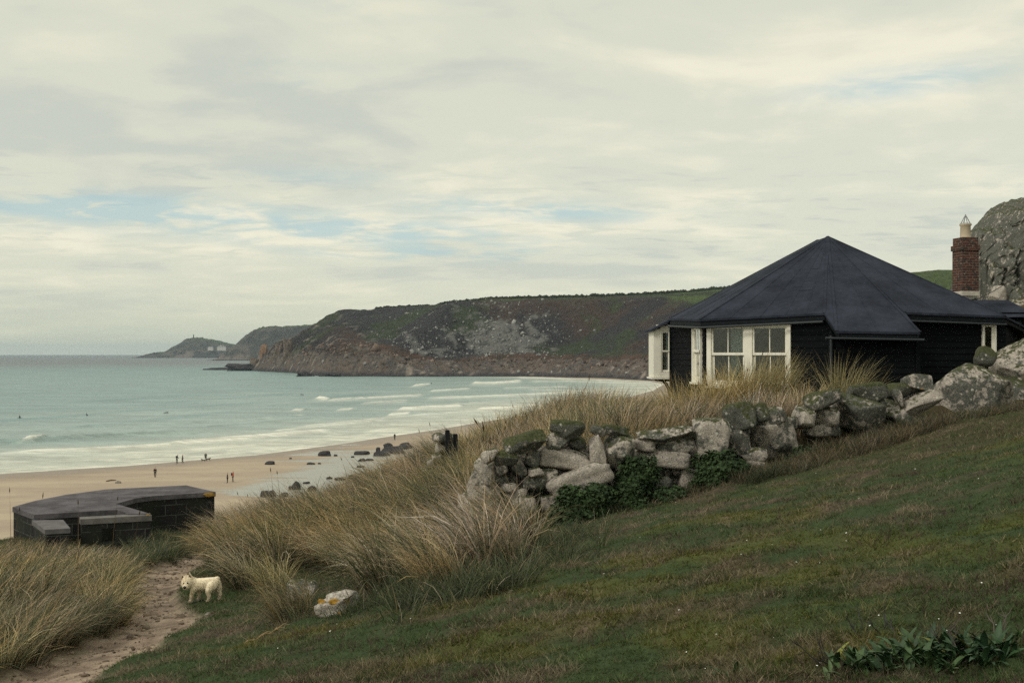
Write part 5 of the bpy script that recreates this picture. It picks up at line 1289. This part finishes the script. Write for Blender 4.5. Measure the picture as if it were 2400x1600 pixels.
def dock(x, y, nl, L, spread, label, seed, c0=(.014, .036, .014), c1=(.055, .098, .034)):
    r = np.random.default_rng(seed); V, Fc, C = [], [], []; k = 0
    for i in range(nl):
        a = r.uniform(0, 6.283); q = spread * math.sqrt(r.random()); bx, by = x + 1.6 * q * math.cos(a), y + q * math.sin(a); bz = gz(bx, by) - .01
        ph = r.uniform(0, 6.283); ln = L * r.uniform(.55, 1.25); wd = ln * r.uniform(.085, .14); th0 = r.uniform(.1, .9); th1 = th0 + r.uniform(.5, 1.3)
        p = np.array([bx, by, bz]); col = np.array(c0) + (np.array(c1) - np.array(c0)) * r.random(); m = 9
        if r.random() < .05: col = np.array((.16, .17, .03))
        sd = np.array([-math.sin(ph), math.cos(ph), 0])
        for j in range(m):
            t = j / (m - 1); th = th0 + (th1 - th0) * t
            w = wd * (math.sin(math.pi * min(1, t * 1.02) ** .8) * .95 + .10 * (1 - t)) ; nrm = np.array([-math.cos(th) * math.cos(ph), -math.cos(th) * math.sin(ph), math.sin(th)])
            wob = .12 * wd * math.sin(t * 17 + i)
            V += [p - sd * w + nrm * (w * .45 + wob), p, p + sd * w + nrm * (w * .45 - wob)]; C += [col, col * 1.15, col]
            if j: b = k + 3 * j; Fc += [(b - 3, b - 2, b + 1, b), (b - 2, b - 1, b + 2, b + 1)]
            p = p + np.array([math.sin(th) * math.cos(ph), math.sin(th) * math.sin(ph), math.cos(th)]) * ln / (m - 1)
        k += 3 * m
    o = mk('dock_plant', V, Fc, M_DOCK, loc=(x, y, gz(x, y)), smooth=True, attrs={'tint': ('POINT', np.array(C))}); tag(o, label, 'plant')
def g_at(px, py): p = on_ground(px, py); return p.x, p.y
dock(*g_at(2110, 1546), 120, .135, .15, 'largest dark green dock clump low on the lawn at the right', 61)
dock(*g_at(2035, 1560), 44, .12, .10, 'flatter left part of the dock growth with blue specks, beside the dead twigs', 62)
dock(*g_at(2300, 1536), 80, .13, .11, 'darkest bushy dock clump at the right end of the dock row', 63, (.014, .040, .018), (.04, .085, .032))
dock(*g_at(2212, 1552), 44, .12, .10, 'dock clump in the gap between the largest and the darkest clump', 64)
dock(*g_at(2205, 1584), 12, .11, .05, 'flat rosette of pale green leaves just below the dock row', 65, (.04, .08, .03), (.08, .13, .05))
dock(*g_at(1975, 1580), 9, .09, .06, 'small flat rosette of round leaves under the dead twigs', 66, (.04, .075, .025), (.075, .12, .045))
dock(*g_at(2385, 1500), 9, .10, .05, 'bright leaf rosette at the right edge above the dock row', 67, (.05, .09, .03), (.09, .14, .05))
dock(*g_at(1720, 1585), 8, .09, .035, 'weak scatter of leaves by the bottom edge left of the dock plants', 68, (.035, .07, .025), (.06, .10, .04))
def twigs(x, y, n, L, label, seed, up=.5, col=(.035, .03, .028)):
    r = np.random.default_rng(seed); mb = MB()
    for i in range(n):
        p = Vector((x + r.normal(0, .05), y + r.normal(0, .04), gz(x, y) - .01)); d = Vector((r.normal(0, 1), r.normal(0, .5), up + r.random() * up)).normalized(); pts = [p]
        for k in range(5): d = (d + Vector(r.normal(0, .18, 3))).normalized(); p = p + d * L / 5 * r.uniform(.7, 1.2); pts.append(p.copy())
        mb.tube(pts, [.004, .0035, .003, .0025, .002, .001], 4)
        for _ in range(3):
            q = pts[int(r.integers(1, 5))]; e = (d + Vector(r.normal(0, .7, 3))).normalized(); mb.tube([q, q + e * L * .2, q + e * L * .33 + Vector((0, 0, .01))], [.0025, .002, .001], 4)
    tag(mb.build('dead_twigs', plain('dead twig bark', col, .9, .3), loc=(x, y, gz(x, y))), label, 'twigs')
twigs(*g_at(1935, 1556), 9, .17, 'tangle of black dead twigs left of the dock plants', 71, .35)
twigs(*g_at(2232, 1522), 4, .16, 'thin dry grey stalks standing up behind the dock row', 72, 1.6, (.09, .075, .065))
twigs(*g_at(2040, 1490), 5, .14, 'lone dark stalks standing in the turf up left of the dock row', 73, 1.8, (.05, .045, .05))
twigs(*g_at(2345, 1500), 3, .15, 'pale thin stalks beside the darkest dock clump', 74, 1.8, (.10, .085, .07))
a = on_ground(572, 1512); b = on_ground(650, 1478); mb = MB(); pts = [a.lerp(b, k / 8) + Vector((0, 0, .015 + .01 * math.sin(k * 1.7))) for k in range(9)]
mb.tube(pts, [.006 + .004 * (k % 3) / 2 for k in range(9)], 6); [mb.tube([pts[k], pts[k] + Vector((.05, .03, .03)), pts[k] + Vector((.10, .03, .02))], [.004, .003, .001], 4) for k in (4, 6, 7, 8)]
tag(mb.build('straw_stalk', plain('dry marram root', (.30, .20, .10), .9, .3), loc=a), 'long dry straw coloured root lying on the lawn left of the white stone', 'twig')
a = on_ground(1467, 1190 + 40); mb = MB(); 

# crumbs of soil and grit scuffed loose on the path
def build_grit():
    r = np.random.default_rng(55); N = 9000; Y = np.sqrt(r.uniform(8.5 ** 2, 26 ** 2, N)); X = r.uniform(-.52, -.2, N) * Y; ok = path_mask(X, Y) > r.uniform(.1, .9, N); X, Y = X[ok], Y[ok]; n = len(X)
    Z = EYE + ground_h(X, Y); iv, if_ = ico(1); s = r.gamma(1.6, .006, n) + .003
    P = iv[None] * (1 + .7 * (r.random((n, len(iv), 1)) - .5)) * s[:, None, None] * np.array([1.3, 1.3, .8]) + np.stack([X, Y, Z + .002], 1)[:, None]
    c = mixc((.30, .235, .17), (.09, .07, .05), r.random(n) ** .8)
    o = mk('path_grit', P.reshape(-1, 3), (if_[None] + (np.arange(n) * len(iv))[:, None, None]).reshape(-1, 3), attr_mat('grit', .95, 30, .3, .2, .005), attrs={'tint': ('POINT', np.repeat(c, len(iv), 0))}); tag(o, 'loose crumbs of soil and grit on the trodden sandy path', 'grit', kind='stuff')
build_grit()

# ================================================================== skinned figures
def skin_mesh(chains, sub=1):
    """chains of (x, y, z, radius); chains share joints by equal positions; returns vertices and faces of one continuous skin"""
    key, V, Rr, Eg = {}, [], [], []
    for c in chains:
        prev = None
        for x, y, z, rr in c:
            k = (round(x, 4), round(y, 4), round(z, 4))
            if k not in key: key[k] = len(V); V.append((x, y, z)); Rr.append(rr if hasattr(rr, '__len__') else (rr, rr))
            if prev is not None and prev != key[k]: Eg.append((prev, key[k]))
            prev = key[k]
    me = bpy.data.meshes.new('tmp'); me.from_pydata(V, Eg, []); o = bpy.data.objects.new('tmp', me); COL.objects.link(o)
    md = o.modifiers.new('s', 'SKIN'); md.use_smooth_shade = True
    for i, sv in enumerate(me.skin_vertices[0].data): sv.radius = Rr[i]; sv.use_root = (i == 0)
    if sub: ss = o.modifiers.new('u', 'SUBSURF'); ss.levels = sub; ss.render_levels = sub
    dg = bpy.context.evaluated_depsgraph_get(); ev = o.evaluated_get(dg); m2 = ev.to_mesh()
    vs = np.array([v.co[:] for v in m2.vertices]); fs = [tuple(p.vertices) for p in m2.polygons]
    ev.to_mesh_clear(); bpy.data.objects.remove(o); bpy.data.meshes.remove(me)
    return vs, fs
def blend_mesh(chains, voxel, smooth=6):
    """tapering limbs run together into one smooth closed skin"""
    bm = bmesh.new(); iv, if_ = ico(2); V, Fc = [], []; n = 0
    for c in chains:
        for i in range(len(c) - 1):
            a, b = np.array(c[i]), np.array(c[i + 1]); m = max(2, int(np.linalg.norm(b[:3] - a[:3]) / (.3 * min(a[3], b[3]))) + 1)
            for k in range(m + 1):
                p = a + (b - a) * k / m; V.append(iv * p[3] + p[:3]); Fc += [tuple(int(x) for x in q) for q in if_ + n]; n += len(iv)
    bm.free(); me = bpy.data.meshes.new('tmp'); me.from_pydata(np.concatenate(V).tolist(), [], Fc); o = bpy.data.objects.new('tmp', me); COL.objects.link(o)
    md = o.modifiers.new('r', 'REMESH'); md.mode = 'VOXEL'; md.voxel_size = voxel
    sm = o.modifiers.new('s', 'SMOOTH'); sm.iterations = smooth; sm.factor = .5
    dg = bpy.context.evaluated_depsgraph_get(); ev = o.evaluated_get(dg); m2 = ev.to_mesh()
    vs = np.array([v.co[:] for v in m2.vertices]); fs = [tuple(p.vertices) for p in m2.polygons]
    ev.to_mesh_clear(); bpy.data.objects.remove(o); bpy.data.meshes.remove(me)
    return vs, fs
def place(vs, loc, rz, s=1.0): return rotZ(vs * s, rz) + np.array(loc)[None]
FIGM = {}
def fm(name, col):
    if name not in FIGM: FIGM[name] = plain(name, col, .8, .15, 9, .1)
    return FIGM[name]
def person(loc, rz, h, label, jacket, trousers, hat=None, pack=None, stride=.18, lean=.0, long_coat=False, sit=False):
    s = h / 1.75; t = thing('person', label, 'person', loc)
    L = lean; st = stride
    hip, chest, neck, head = (0, 0, .93), (0, -L * .6, 1.32), (0, -L * .9, 1.50), (0, -L * 1.25, 1.62)
    legs = [[(0, 0, .93, (.13, .10)), (sx * .095, 0, .86, .085), (sx * .10, -d * .6, .50, .062), (sx * .10, d * .5, .10, .042), (sx * .10, d * .5 - .12, .035, .035)] for sx, d in ((-1, st), (1, -st))]
    spine = [(0, 0, .93, (.13, .10)), (0, -L * .3, 1.12, (.125, .095)), (0, -L * .6, 1.32, (.15, .11)), (0, -L * .9, 1.47, .06), (0, -L * 1.1, 1.55, .06), (0, -L * 1.25 - .01, 1.64, (.075, .09)), (0, -L * 1.25, 1.72, .06)]
    arms = [[(0, -L * .6, 1.32, (.15, .11)), (sx * .19, -L * .8, 1.40, .058), (sx * .235, -L * .6 + d * .3, 1.14, .045), (sx * .235, -L * .8 - .10 + d * .5, .92, .036), (sx * .225, -L * .8 - .14 + d * .6, .83, .03)] for sx, d in ((-1, -st), (1, st))]
    skin = fm('skin', (.42, .27, .20))
    b, bf = skin_mesh([legs[0], legs[1], spine, arms[0], arms[1]])
    mk('body', place(b, loc, rz, s), bf, skin, t, smooth=True)
    g = lambda c, k=1.14: [(x, y, z, tuple(np.atleast_1d(rr) * k)) if np.ndim(rr) else (x, y, z, rr * k + .008) for x, y, z, rr in c]
    tr, tf = skin_mesh([g(legs[0][:5]), g(legs[1][:5])]); mk('trousers', place(tr, loc, rz, s), tf, trousers, t, smooth=True)
    jc = [[(0, 0, .84 if not long_coat else .55, (.17, .14)), *g(spine[:4])], g(arms[0][:4]), g(arms[1][:4])]
    jv, jf = skin_mesh(jc); mk('jacket', place(jv, loc, rz, s), jf, jacket, t, smooth=True)
    hv, hf = skin_mesh([[(0, -L * 1.25 + .02, 1.62, .085), (0, -L * 1.25 + .01, 1.72, .078)]]); mk('hair' if hat is None else 'hat', place(hv, loc, rz, s), hf, hat or fm('dark hair', (.025, .018, .014)), t, smooth=True)
    if pack:
        v, f = rock_mesh((.30, .20, .46), 7, 3, .7, 0, .02); v = v + np.array([0, .20 - L * .5, 1.24]); mk('backpack', place(v, loc, rz, s), f, pack, t, smooth=True)
    return t
navy, black, purple, green_, orange, greyt, dk = (fm(n, c) for n, c in (('navy cloth', (.018, .022, .04)), ('black neoprene', (.010, .012, .014)), ('plum cloth', (.035, .02, .05)), ('green cloth', (.03, .06, .055)), ('orange cloth', (.42, .075, .02)), ('grey trousers', (.13, .11, .11)), ('dark trousers', (.02, .02, .024))))
person(on_beach(414.5, 1085), 1.9, 1.80, 'person in a navy jacket with a small backpack leaning forward at the waterline', navy, dk, pack=navy, stride=.24, lean=.14)
person(on_beach(427.5, 1084), 1.6, 1.68, 'person in a plum jacket walking close behind the navy jacketed walker', purple, dk, pack=None, stride=.28, lean=.05)
person(on_beach(482, 1079.5), .2, 1.72, 'person in a green coat standing between two black dogs at the water', green_, dk, hat=green_, stride=.1)
person(on_beach(363.5, 1118), 3.0, 1.78, 'lone person in a black wetsuit standing on dry sand', black, black, stride=.12)
person(on_beach(533, 1131.5), -1.4, 1.76, 'person in a long dark coat standing left of the orange jacket', dk, dk, stride=.06, long_coat=True)
person(on_beach(545.5, 1129), 1.5, 1.82, 'person in a bright orange jacket and grey trousers with a dark backpack', orange, greyt, pack=purple, stride=.14, lean=.05)
person(on_beach(925, 1031), .4, 1.75, 'distant dark person near the waterline beyond the large flat rocks', navy, dk, stride=.12)

def dog_small(loc, rz, s, label):
    t = thing('dog', label, 'dog', loc)
    b = [[(-.34, 0, .40, (.07, .07)), (0, 0, .42, (.105, .12)), (.28, 0, .44, (.11, .14)), (.42, 0, .55, .075), (.52, 0, .63, .075), (.64, 0, .60, .04)], [(-.34, 0, .40, (.07, .07)), (-.46, 0, .46, .025), (-.58, 0, .54, .015)]]
    for y in (-.08, .08):
        b.append([(.28, 0, .44, (.11, .14)), (.30, y, .34, .05), (.29 + y * .6, y, .16, .03), (.31 + y * .6, y, .02, .03)])
        b.append([(-.34, 0, .40, (.07, .07)), (-.32, y, .32, .065), (-.26, y, .22, .04), (-.36 - y * .5, y, .13, .028), (-.33 - y * .5, y, .02, .03)])
    v, f = skin_mesh(b); mk('body', place(v, loc, rz, s), f, fm('black fur', (.012, .011, .011)), t, smooth=True)
    for y in (-.045, .045):
        mb = MB(); mb.add([(.50, y - .025, .69), (.50, y + .025, .69), (.46, y * 1.5, .62), (.47, y, .76)], [(0, 1, 3), (1, 2, 3), (2, 0, 3), (0, 2, 1)]); mk('ear', place(np.array([tuple(q) for q in mb.V]), loc, rz, s), mb.F, fm('black fur', 0), t)
dog_small(on_beach(476, 1081), 3.0, .85, 'black dog walking left of the green coated person')
dog_small(on_beach(488, 1079), .2, .9, 'dark dog right of the green coated person with raised tail')

# surfers: a wetsuited figure on a board in the sea
M_SURF = plain('pale surfboard', (.55, .54, .48), .4, .05)
def surfer(px, py, pose, label, rz=0.0):
    p = on_sea(px, py); p.z = .15; t = thing('surfer', label, 'surfer', p)
    k = 1.0
    if pose == 'sit':
        ch = [[(0, 0, .10, (.15, .12)), (0, 0, .40, (.15, .11)), (0, 0, .60, .06), (0, 0, .68, .06), (0, 0, .80, .085), (0, 0, .88, .05)], [(0, 0, .10, (.15, .12)), (.2, -.25, .12, .08), (.22, -.3, -.25, .06)], [(0, 0, .10, (.15, .12)), (-.2, -.25, .12, .08), (-.22, -.3, -.25, .06)], [(0, 0, .40, (.15, .11)), (.2, 0, .5, .055), (.27, -.1, .28, .045), (.2, -.3, .15, .04)], [(0, 0, .40, (.15, .11)), (-.2, 0, .5, .055), (-.27, -.1, .28, .045), (-.2, -.3, .15, .04)]]
    elif pose == 'lie':
        ch = [[(-.8, 0, .12, .06), (-.4, 0, .14, .08), (0, 0, .16, (.14, .12)), (.35, 0, .26, (.15, .11)), (.55, 0, .36, .06), (.66, 0, .42, .06), (.74, 0, .50, .09)], [(.35, 0, .26, (.15, .11)), (.4, -.22, .26, .055), (.6, -.35, .1, .045), (.8, -.36, .02, .04)], [(.35, 0, .26, (.15, .11)), (.4, .22, .26, .055), (.6, .35, .1, .045), (.8, .36, .02, .04)]]
    else:
        ch = [[(0, 0, .55, (.14, .11)), (.05, 0, .82, (.15, .11)), (.12, 0, 1.02, .06), (.15, 0, 1.10, .06), (.18, 0, 1.22, .09)], [(0, 0, .55, (.14, .11)), (.32, 0, .42, .075), (.30, 0, .04, .05)], [(0, 0, .55, (.14, .11)), (-.34, 0, .40, .075), (-.42, 0, .04, .05)], [(.05, 0, .82, (.15, .11)), (.22, .15, .9, .055), (.55, .3, .85, .04)], [(.05, 0, .82, (.15, .11)), (-.15, -.15, .9, .055), (-.5, -.25, .95, .04)]]
    v, f = skin_mesh(ch); v = v * 1.1; mk('body', place(v, p, rz, k), f, black, t, smooth=True)
    v, f = rock_mesh((2.3 if pose != 'sit' else 1.9, .52, .09), 3, 3, .1, 0, .0); bl = (0, 0, 0) if pose != 'sit' else (0, -.1, .02)
    mk('surfboard', place(v + np.array(bl), p, rz, 1), f, M_SURF if pose == 'ride' else fm('dark board', (.06, .07, .07)), t, smooth=True)
surfer(46, 980, 'sit', 'surfer sitting upright on a board, farthest left in the sea', .4)
surfer(203, 974, 'sit', 'surfer sitting tall on a board right of the farthest left one', 2.0)
surfer(389, 968.5, 'lie', 'surfer lying on a board facing right, alone mid bay', .1)
surfer(708, 925.5, 'lie', 'surfer paddling just left of the white breaking wave', 3.0)
surfer(1011, 901, 'ride', 'surfer riding the short white wave below the rocky shore', 2.8)
# flotsam
p = on_beach(277, 1132); v, f = rock_mesh((1.0, .5, .55), 91, 2, .2, 5, .2); tag(mk('flotsam', v + np.array(p) + np.array([0, 0, .15]), f, plain('bleached flotsam', (.22, .20, .18), .9, .8, 3, .3), loc=p), 'small mottled lump of flotsam alone on the sand near the drift stick', 'flotsam')
a, b = on_beach(249, 1128), on_beach(272, 1125.5); mb = MB(); mb.tube([a + Vector((0, 0, .08)), a.lerp(b, .5) + Vector((0, 0, .16)), b + Vector((0, 0, .06))], [.10, .13, .06], 6); tag(mb.build('drift_stick', plain('drift wood', (.16, .11, .07), .9, .3), loc=a), 'long brown drift stick lying on the sand above the bunker', 'driftwood')

# rocks on the beach
def brock(x0, y0, x1, y1, label, seed, depth=.8):
    k = .21259; px0, px1, pyt, pyb = 560 + k * x0, 560 + k * x1, 1000 + k * y0, 1000 + k * y1
    b = on_beach((px0 + px1) / 2, pyb); w = (px1 - px0) / F * b.y; h = (pyb - pyt) / F * b.y
    v, f = rock_mesh((w, max(w, h) * depth, h * 1.9), seed, 4, .15, 6, .13); v[:, 2] += h * .08; o = mk('beach_rock', v + np.array(b), f, M_DARKROCK, loc=b, smooth=True); tag(o, label, 'rock', 'dark rocks on the beach')
for i, q in enumerate([((280, 376, 397, 414), 'dark rounded rock alone on bare sand right of the walkers'), ((872, 262, 1018, 317), 'humped brown rock with a tail of sand, well above the pools'), ((1043, 302, 1087, 320), 'pebble sized rock just right of the humped brown rock'),
        ((1268, 263, 1442, 299), 'long low rock left of the big rock shelf'), ((1508, 223, 1562, 274), 'small knob of rock at the left end of the big shelf'), ((1588, 178, 1702, 227), 'dark dome rising behind the big rock shelf'), ((1483, 268, 1668, 315), 'front step of the big shelf, tapering left into the sand'),
        ((1555, 215, 1860, 285), 'big flat rock shelf running into the dune grass'), ((1690, 196, 1910, 240), 'low dark rock bridging the dome and the dune grass'), ((1770, 172, 1890, 205), 'farthest low rock behind the big shelf'), ((1307, 346, 1397, 374), 'left one of a joined pair of flat rocks on the wet sand'), ((1392, 348, 1488, 370), 'right one of a joined pair of flat rocks on the wet sand'),
        ((748, 391, 848, 413), 'thin sliver of rock at the edge of the upper wet streak'), ((868, 393, 905, 408), 'dot of rock right of the thin sliver'), ((1282, 510, 1398, 568), 'dark dome at the dune edge in front of the wet sand'), ((1205, 523, 1285, 564), 'low rock touching the left of the dune edge dome'),
        ((583, 600, 684, 684), 'tallest black rock, an upright dome standing in the shallow pool'), ((545, 650, 602, 684), 'small black rock leaning on the tallest one in the pool'), ((230, 703, 350, 772), 'black block at the left of the lower pool'), ((330, 697, 416, 766), 'black lump joined to the right of the black block'), ((452, 720, 550, 760), 'grey mottled low rock between the black block and the grass'),
        ((752, 648, 852, 704), 'half hidden rock just above the grass edge right of the pool'), ((1256, 562, 1335, 594), 'flat rock below the dune edge dome'), ((962, 550, 1034, 570), 'small dark rock in the middle of the far pool edge'), ((1586, 408, 1734, 434), 'long flat brown rock close to the dune grass'), ((1295, 424, 1382, 442), 'thin wedge of rock lying between two wet streaks'), ((553, 338, 584, 354), 'tiny dark rock far up the sand near the water'), ((700, 603, 786, 620), 'thin dark ledge breaking the pool right of the tallest rock'), ((1050, 552, 1180, 580), 'flat weedy rock along the far edge of the pool'), ((1234, 321, 1272, 334), 'tiny rock on dry sand below the long low rock')]):
    brock(*q[0], q[1], 700 + i)

# ================================================================== the terrier on the path
def build_dog():
    D0 = on_ground(470, 1409); Y0 = D0.y; k = .000392 * Y0 / 16.0
    loc = Vector((D0.x, Y0, D0.z + .012))
    q = lambda x, z, y=0.0, r=.05: ((x - 1100) * k, y, (1385 - z) * k, r)
    t = thing('terrier', 'shaggy cream terrier with pricked ears standing on the grass verge beside the path, looking at the viewer', 'dog', loc)
    t['label'] = 'shaggy cream terrier with pricked ears standing beside the path looking round'
    g = Y0 / 16.0
    ch = [[q(930, 800, 0, .088), q(1180, 790, .015, .086), q(1380, 775, .03, .084), q(1560, 765, .045, .080)],
          [q(930, 790, 0, .085), q(830, 720, -.02, .076), q(720, 660, -.04, .072)], [q(664, 640, -.055, .076), q(670, 670, -.06, .080)], [q(585, 735, -.07, .052), q(664, 750, -.09, .058), q(745, 735, -.06, .054)],
          [q(664, 770, -.10, .052), q(662, 812, -.150, .036)], [q(1600, 680, .05, .045), q(1675, 600, .05, .028)],
          [q(890, 900, -.045, .050), q(835, 1060, -.05, .032), q(805, 1200, -.05, .026), q(795, 1345, -.05, .025), q(770, 1368, -.07, .024)],
          [q(990, 920, .05, .048), q(1000, 1060, .055, .031), q(1008, 1200, .055, .026), q(1005, 1345, .055, .025), q(982, 1368, .035, .024)],
          [q(1500, 840, -.02, .070), q(1420, 960, -.04, .046), q(1390, 1060, -.04, .034), q(1440, 1190, -.04, .026), q(1405, 1340, -.04, .025), q(1378, 1368, -.055, .023)],
          [q(1600, 830, .07, .068), q(1680, 960, .08, .044), q(1705, 1060, .08, .033), q(1745, 1180, .08, .026), q(1725, 1340, .08, .025), q(1698, 1368, .06, .023)]]
    v, f = blend_mesh([[(x, y * g, z, r_ * g) for x, y, z, r_ in c] for c in ch], .0095); v = v + np.array(loc)
    M_FUR = attr_mat('cream coat', .95, 20, .10, .3, .01, .1)
    # coat: the skin plus thousands of short locks lying back along the body
    r = np.random.default_rng(5)
    tri = np.array([[p[0], p[i], p[i + 1]] for p in f for i in range(1, len(p) - 1)])
    A, B, Cc = v[tri[:, 0]], v[tri[:, 1]], v[tri[:, 2]]; nr = np.cross(B - A, Cc - A); ar = np.linalg.norm(nr, axis=1); nr = nr / (ar[:, None] + 1e-12)
    n = 14000; pick = r.choice(len(tri), n, p=ar / ar.sum()); u = r.random((n, 2)); fl = u.sum(1) > 1; u[fl] = 1 - u[fl]
    P = A[pick] + (B - A)[pick] * u[:, :1] + (Cc - A)[pick] * u[:, 1:]; N = nr[pick]
    lx = (P[:, 0] - loc.x); lz = P[:, 2] - loc.z
    headw = sstep(-.09, -.13, lx) * sstep(.17, .20, lz)
    flow = np.stack([np.where(lz > .12, .8, .1), np.zeros(n), np.where(lz > .12, -.7, -1.0)], 1)
    flow = flow * (1 - headw)[:, None] + headw[:, None] * (np.stack([lx + .16, np.zeros(n), lz - .27], 1) * 9)
    d = N * .28 + flow * .75 + r.normal(0, .16, (n, 3)); d /= np.linalg.norm(d, axis=1)[:, None]
    L = (.011 + .010 * r.random(n))[:, None] * (1 - .45 * headw)[:, None] * np.where(lz < .13, .6, 1.0)[:, None]
    s_ = np.cross(d, r.normal(size=(n, 3))); s_ /= np.linalg.norm(s_, axis=1)[:, None]; w = .0024
    T = np.stack([P - s_ * w, P + s_ * w, P + d * L], 1).reshape(-1, 3)
    def coat(p):
        x, z = p[:, 0] - loc.x, p[:, 2] - loc.z
        c = mixc((.86, .77, .57), (.70, .59, .42), sstep(.16, .09, z + .02 * np.sin(x * 60))); c = mixc(c, (.45, .37, .27), sstep(.085, .03, z) * .8)
        return c
    ct = np.repeat(coat(P) * r.uniform(.75, 1.2, (n, 1)), 3, 0)
    Vv = np.concatenate([v, T]); Ff = [tuple(x) for x in f] + [tuple(len(v) + 3 * i + j for j in range(3)) for i in range(n)]
    mk('body', Vv, Ff, M_FUR, t, smooth=False, attrs={'tint': ('POINT', np.concatenate([coat(v), ct]))})
    fur = plain('cream fur', (.58, .48, .33), .95, .1, 20, .2); pink = plain('dark pink inner ear', (.075, .04, .038), .9, .1); nose = plain('black wet nose', (.010, .010, .011), .35, .1, spec=.5)
    wp = lambda x, z, y: np.array(loc) + np.array([(x - 1100) * k, y, (1385 - z) * k])
    for pts, inn in (([(430, 640), (600, 560), (478, 385)], [(465, 580), (580, 545), (492, 440)]), ([(690, 560), (900, 610), (752, 325)], [(722, 545), (845, 585), (756, 400)])):
        yb = -.075 * g; V_ = [wp(x, z, yb) for x, z in pts] + [wp(x, z, yb + (.045 if i < 2 else .012)) for i, (x, z) in enumerate(pts)]
        e = mk('ear', V_, [(0, 1, 2), (5, 4, 3), (0, 3, 4, 1), (1, 4, 5, 2), (2, 5, 3, 0)], fur, t)
        V_ = [wp(x, z, yb - .004) for x, z in inn] + [wp(x, z, yb + .004) for x, z in inn]
        mk('inner_ear', V_, [(0, 1, 2), (5, 4, 3), (0, 3, 4, 1), (1, 4, 5, 2), (2, 5, 3, 0)], pink, e)
    iv, if_ = ico(2)
    mk('nose', iv * np.array([.021, .018, .020]) + wp(662, 818, -.185 * g), if_, nose, t, smooth=True)
    for x, z in ((598, 702), (728, 690)): mk('eye', iv * .0118 + wp(x, z, -.135 * g), if_, nose, t, smooth=True)
    mk('mouth', iv * np.array([.026, .016, .010]) + wp(668, 872, -.150 * g), if_, plain('dark lip', (.035, .022, .02), .8), t, smooth=True)
build_dog()
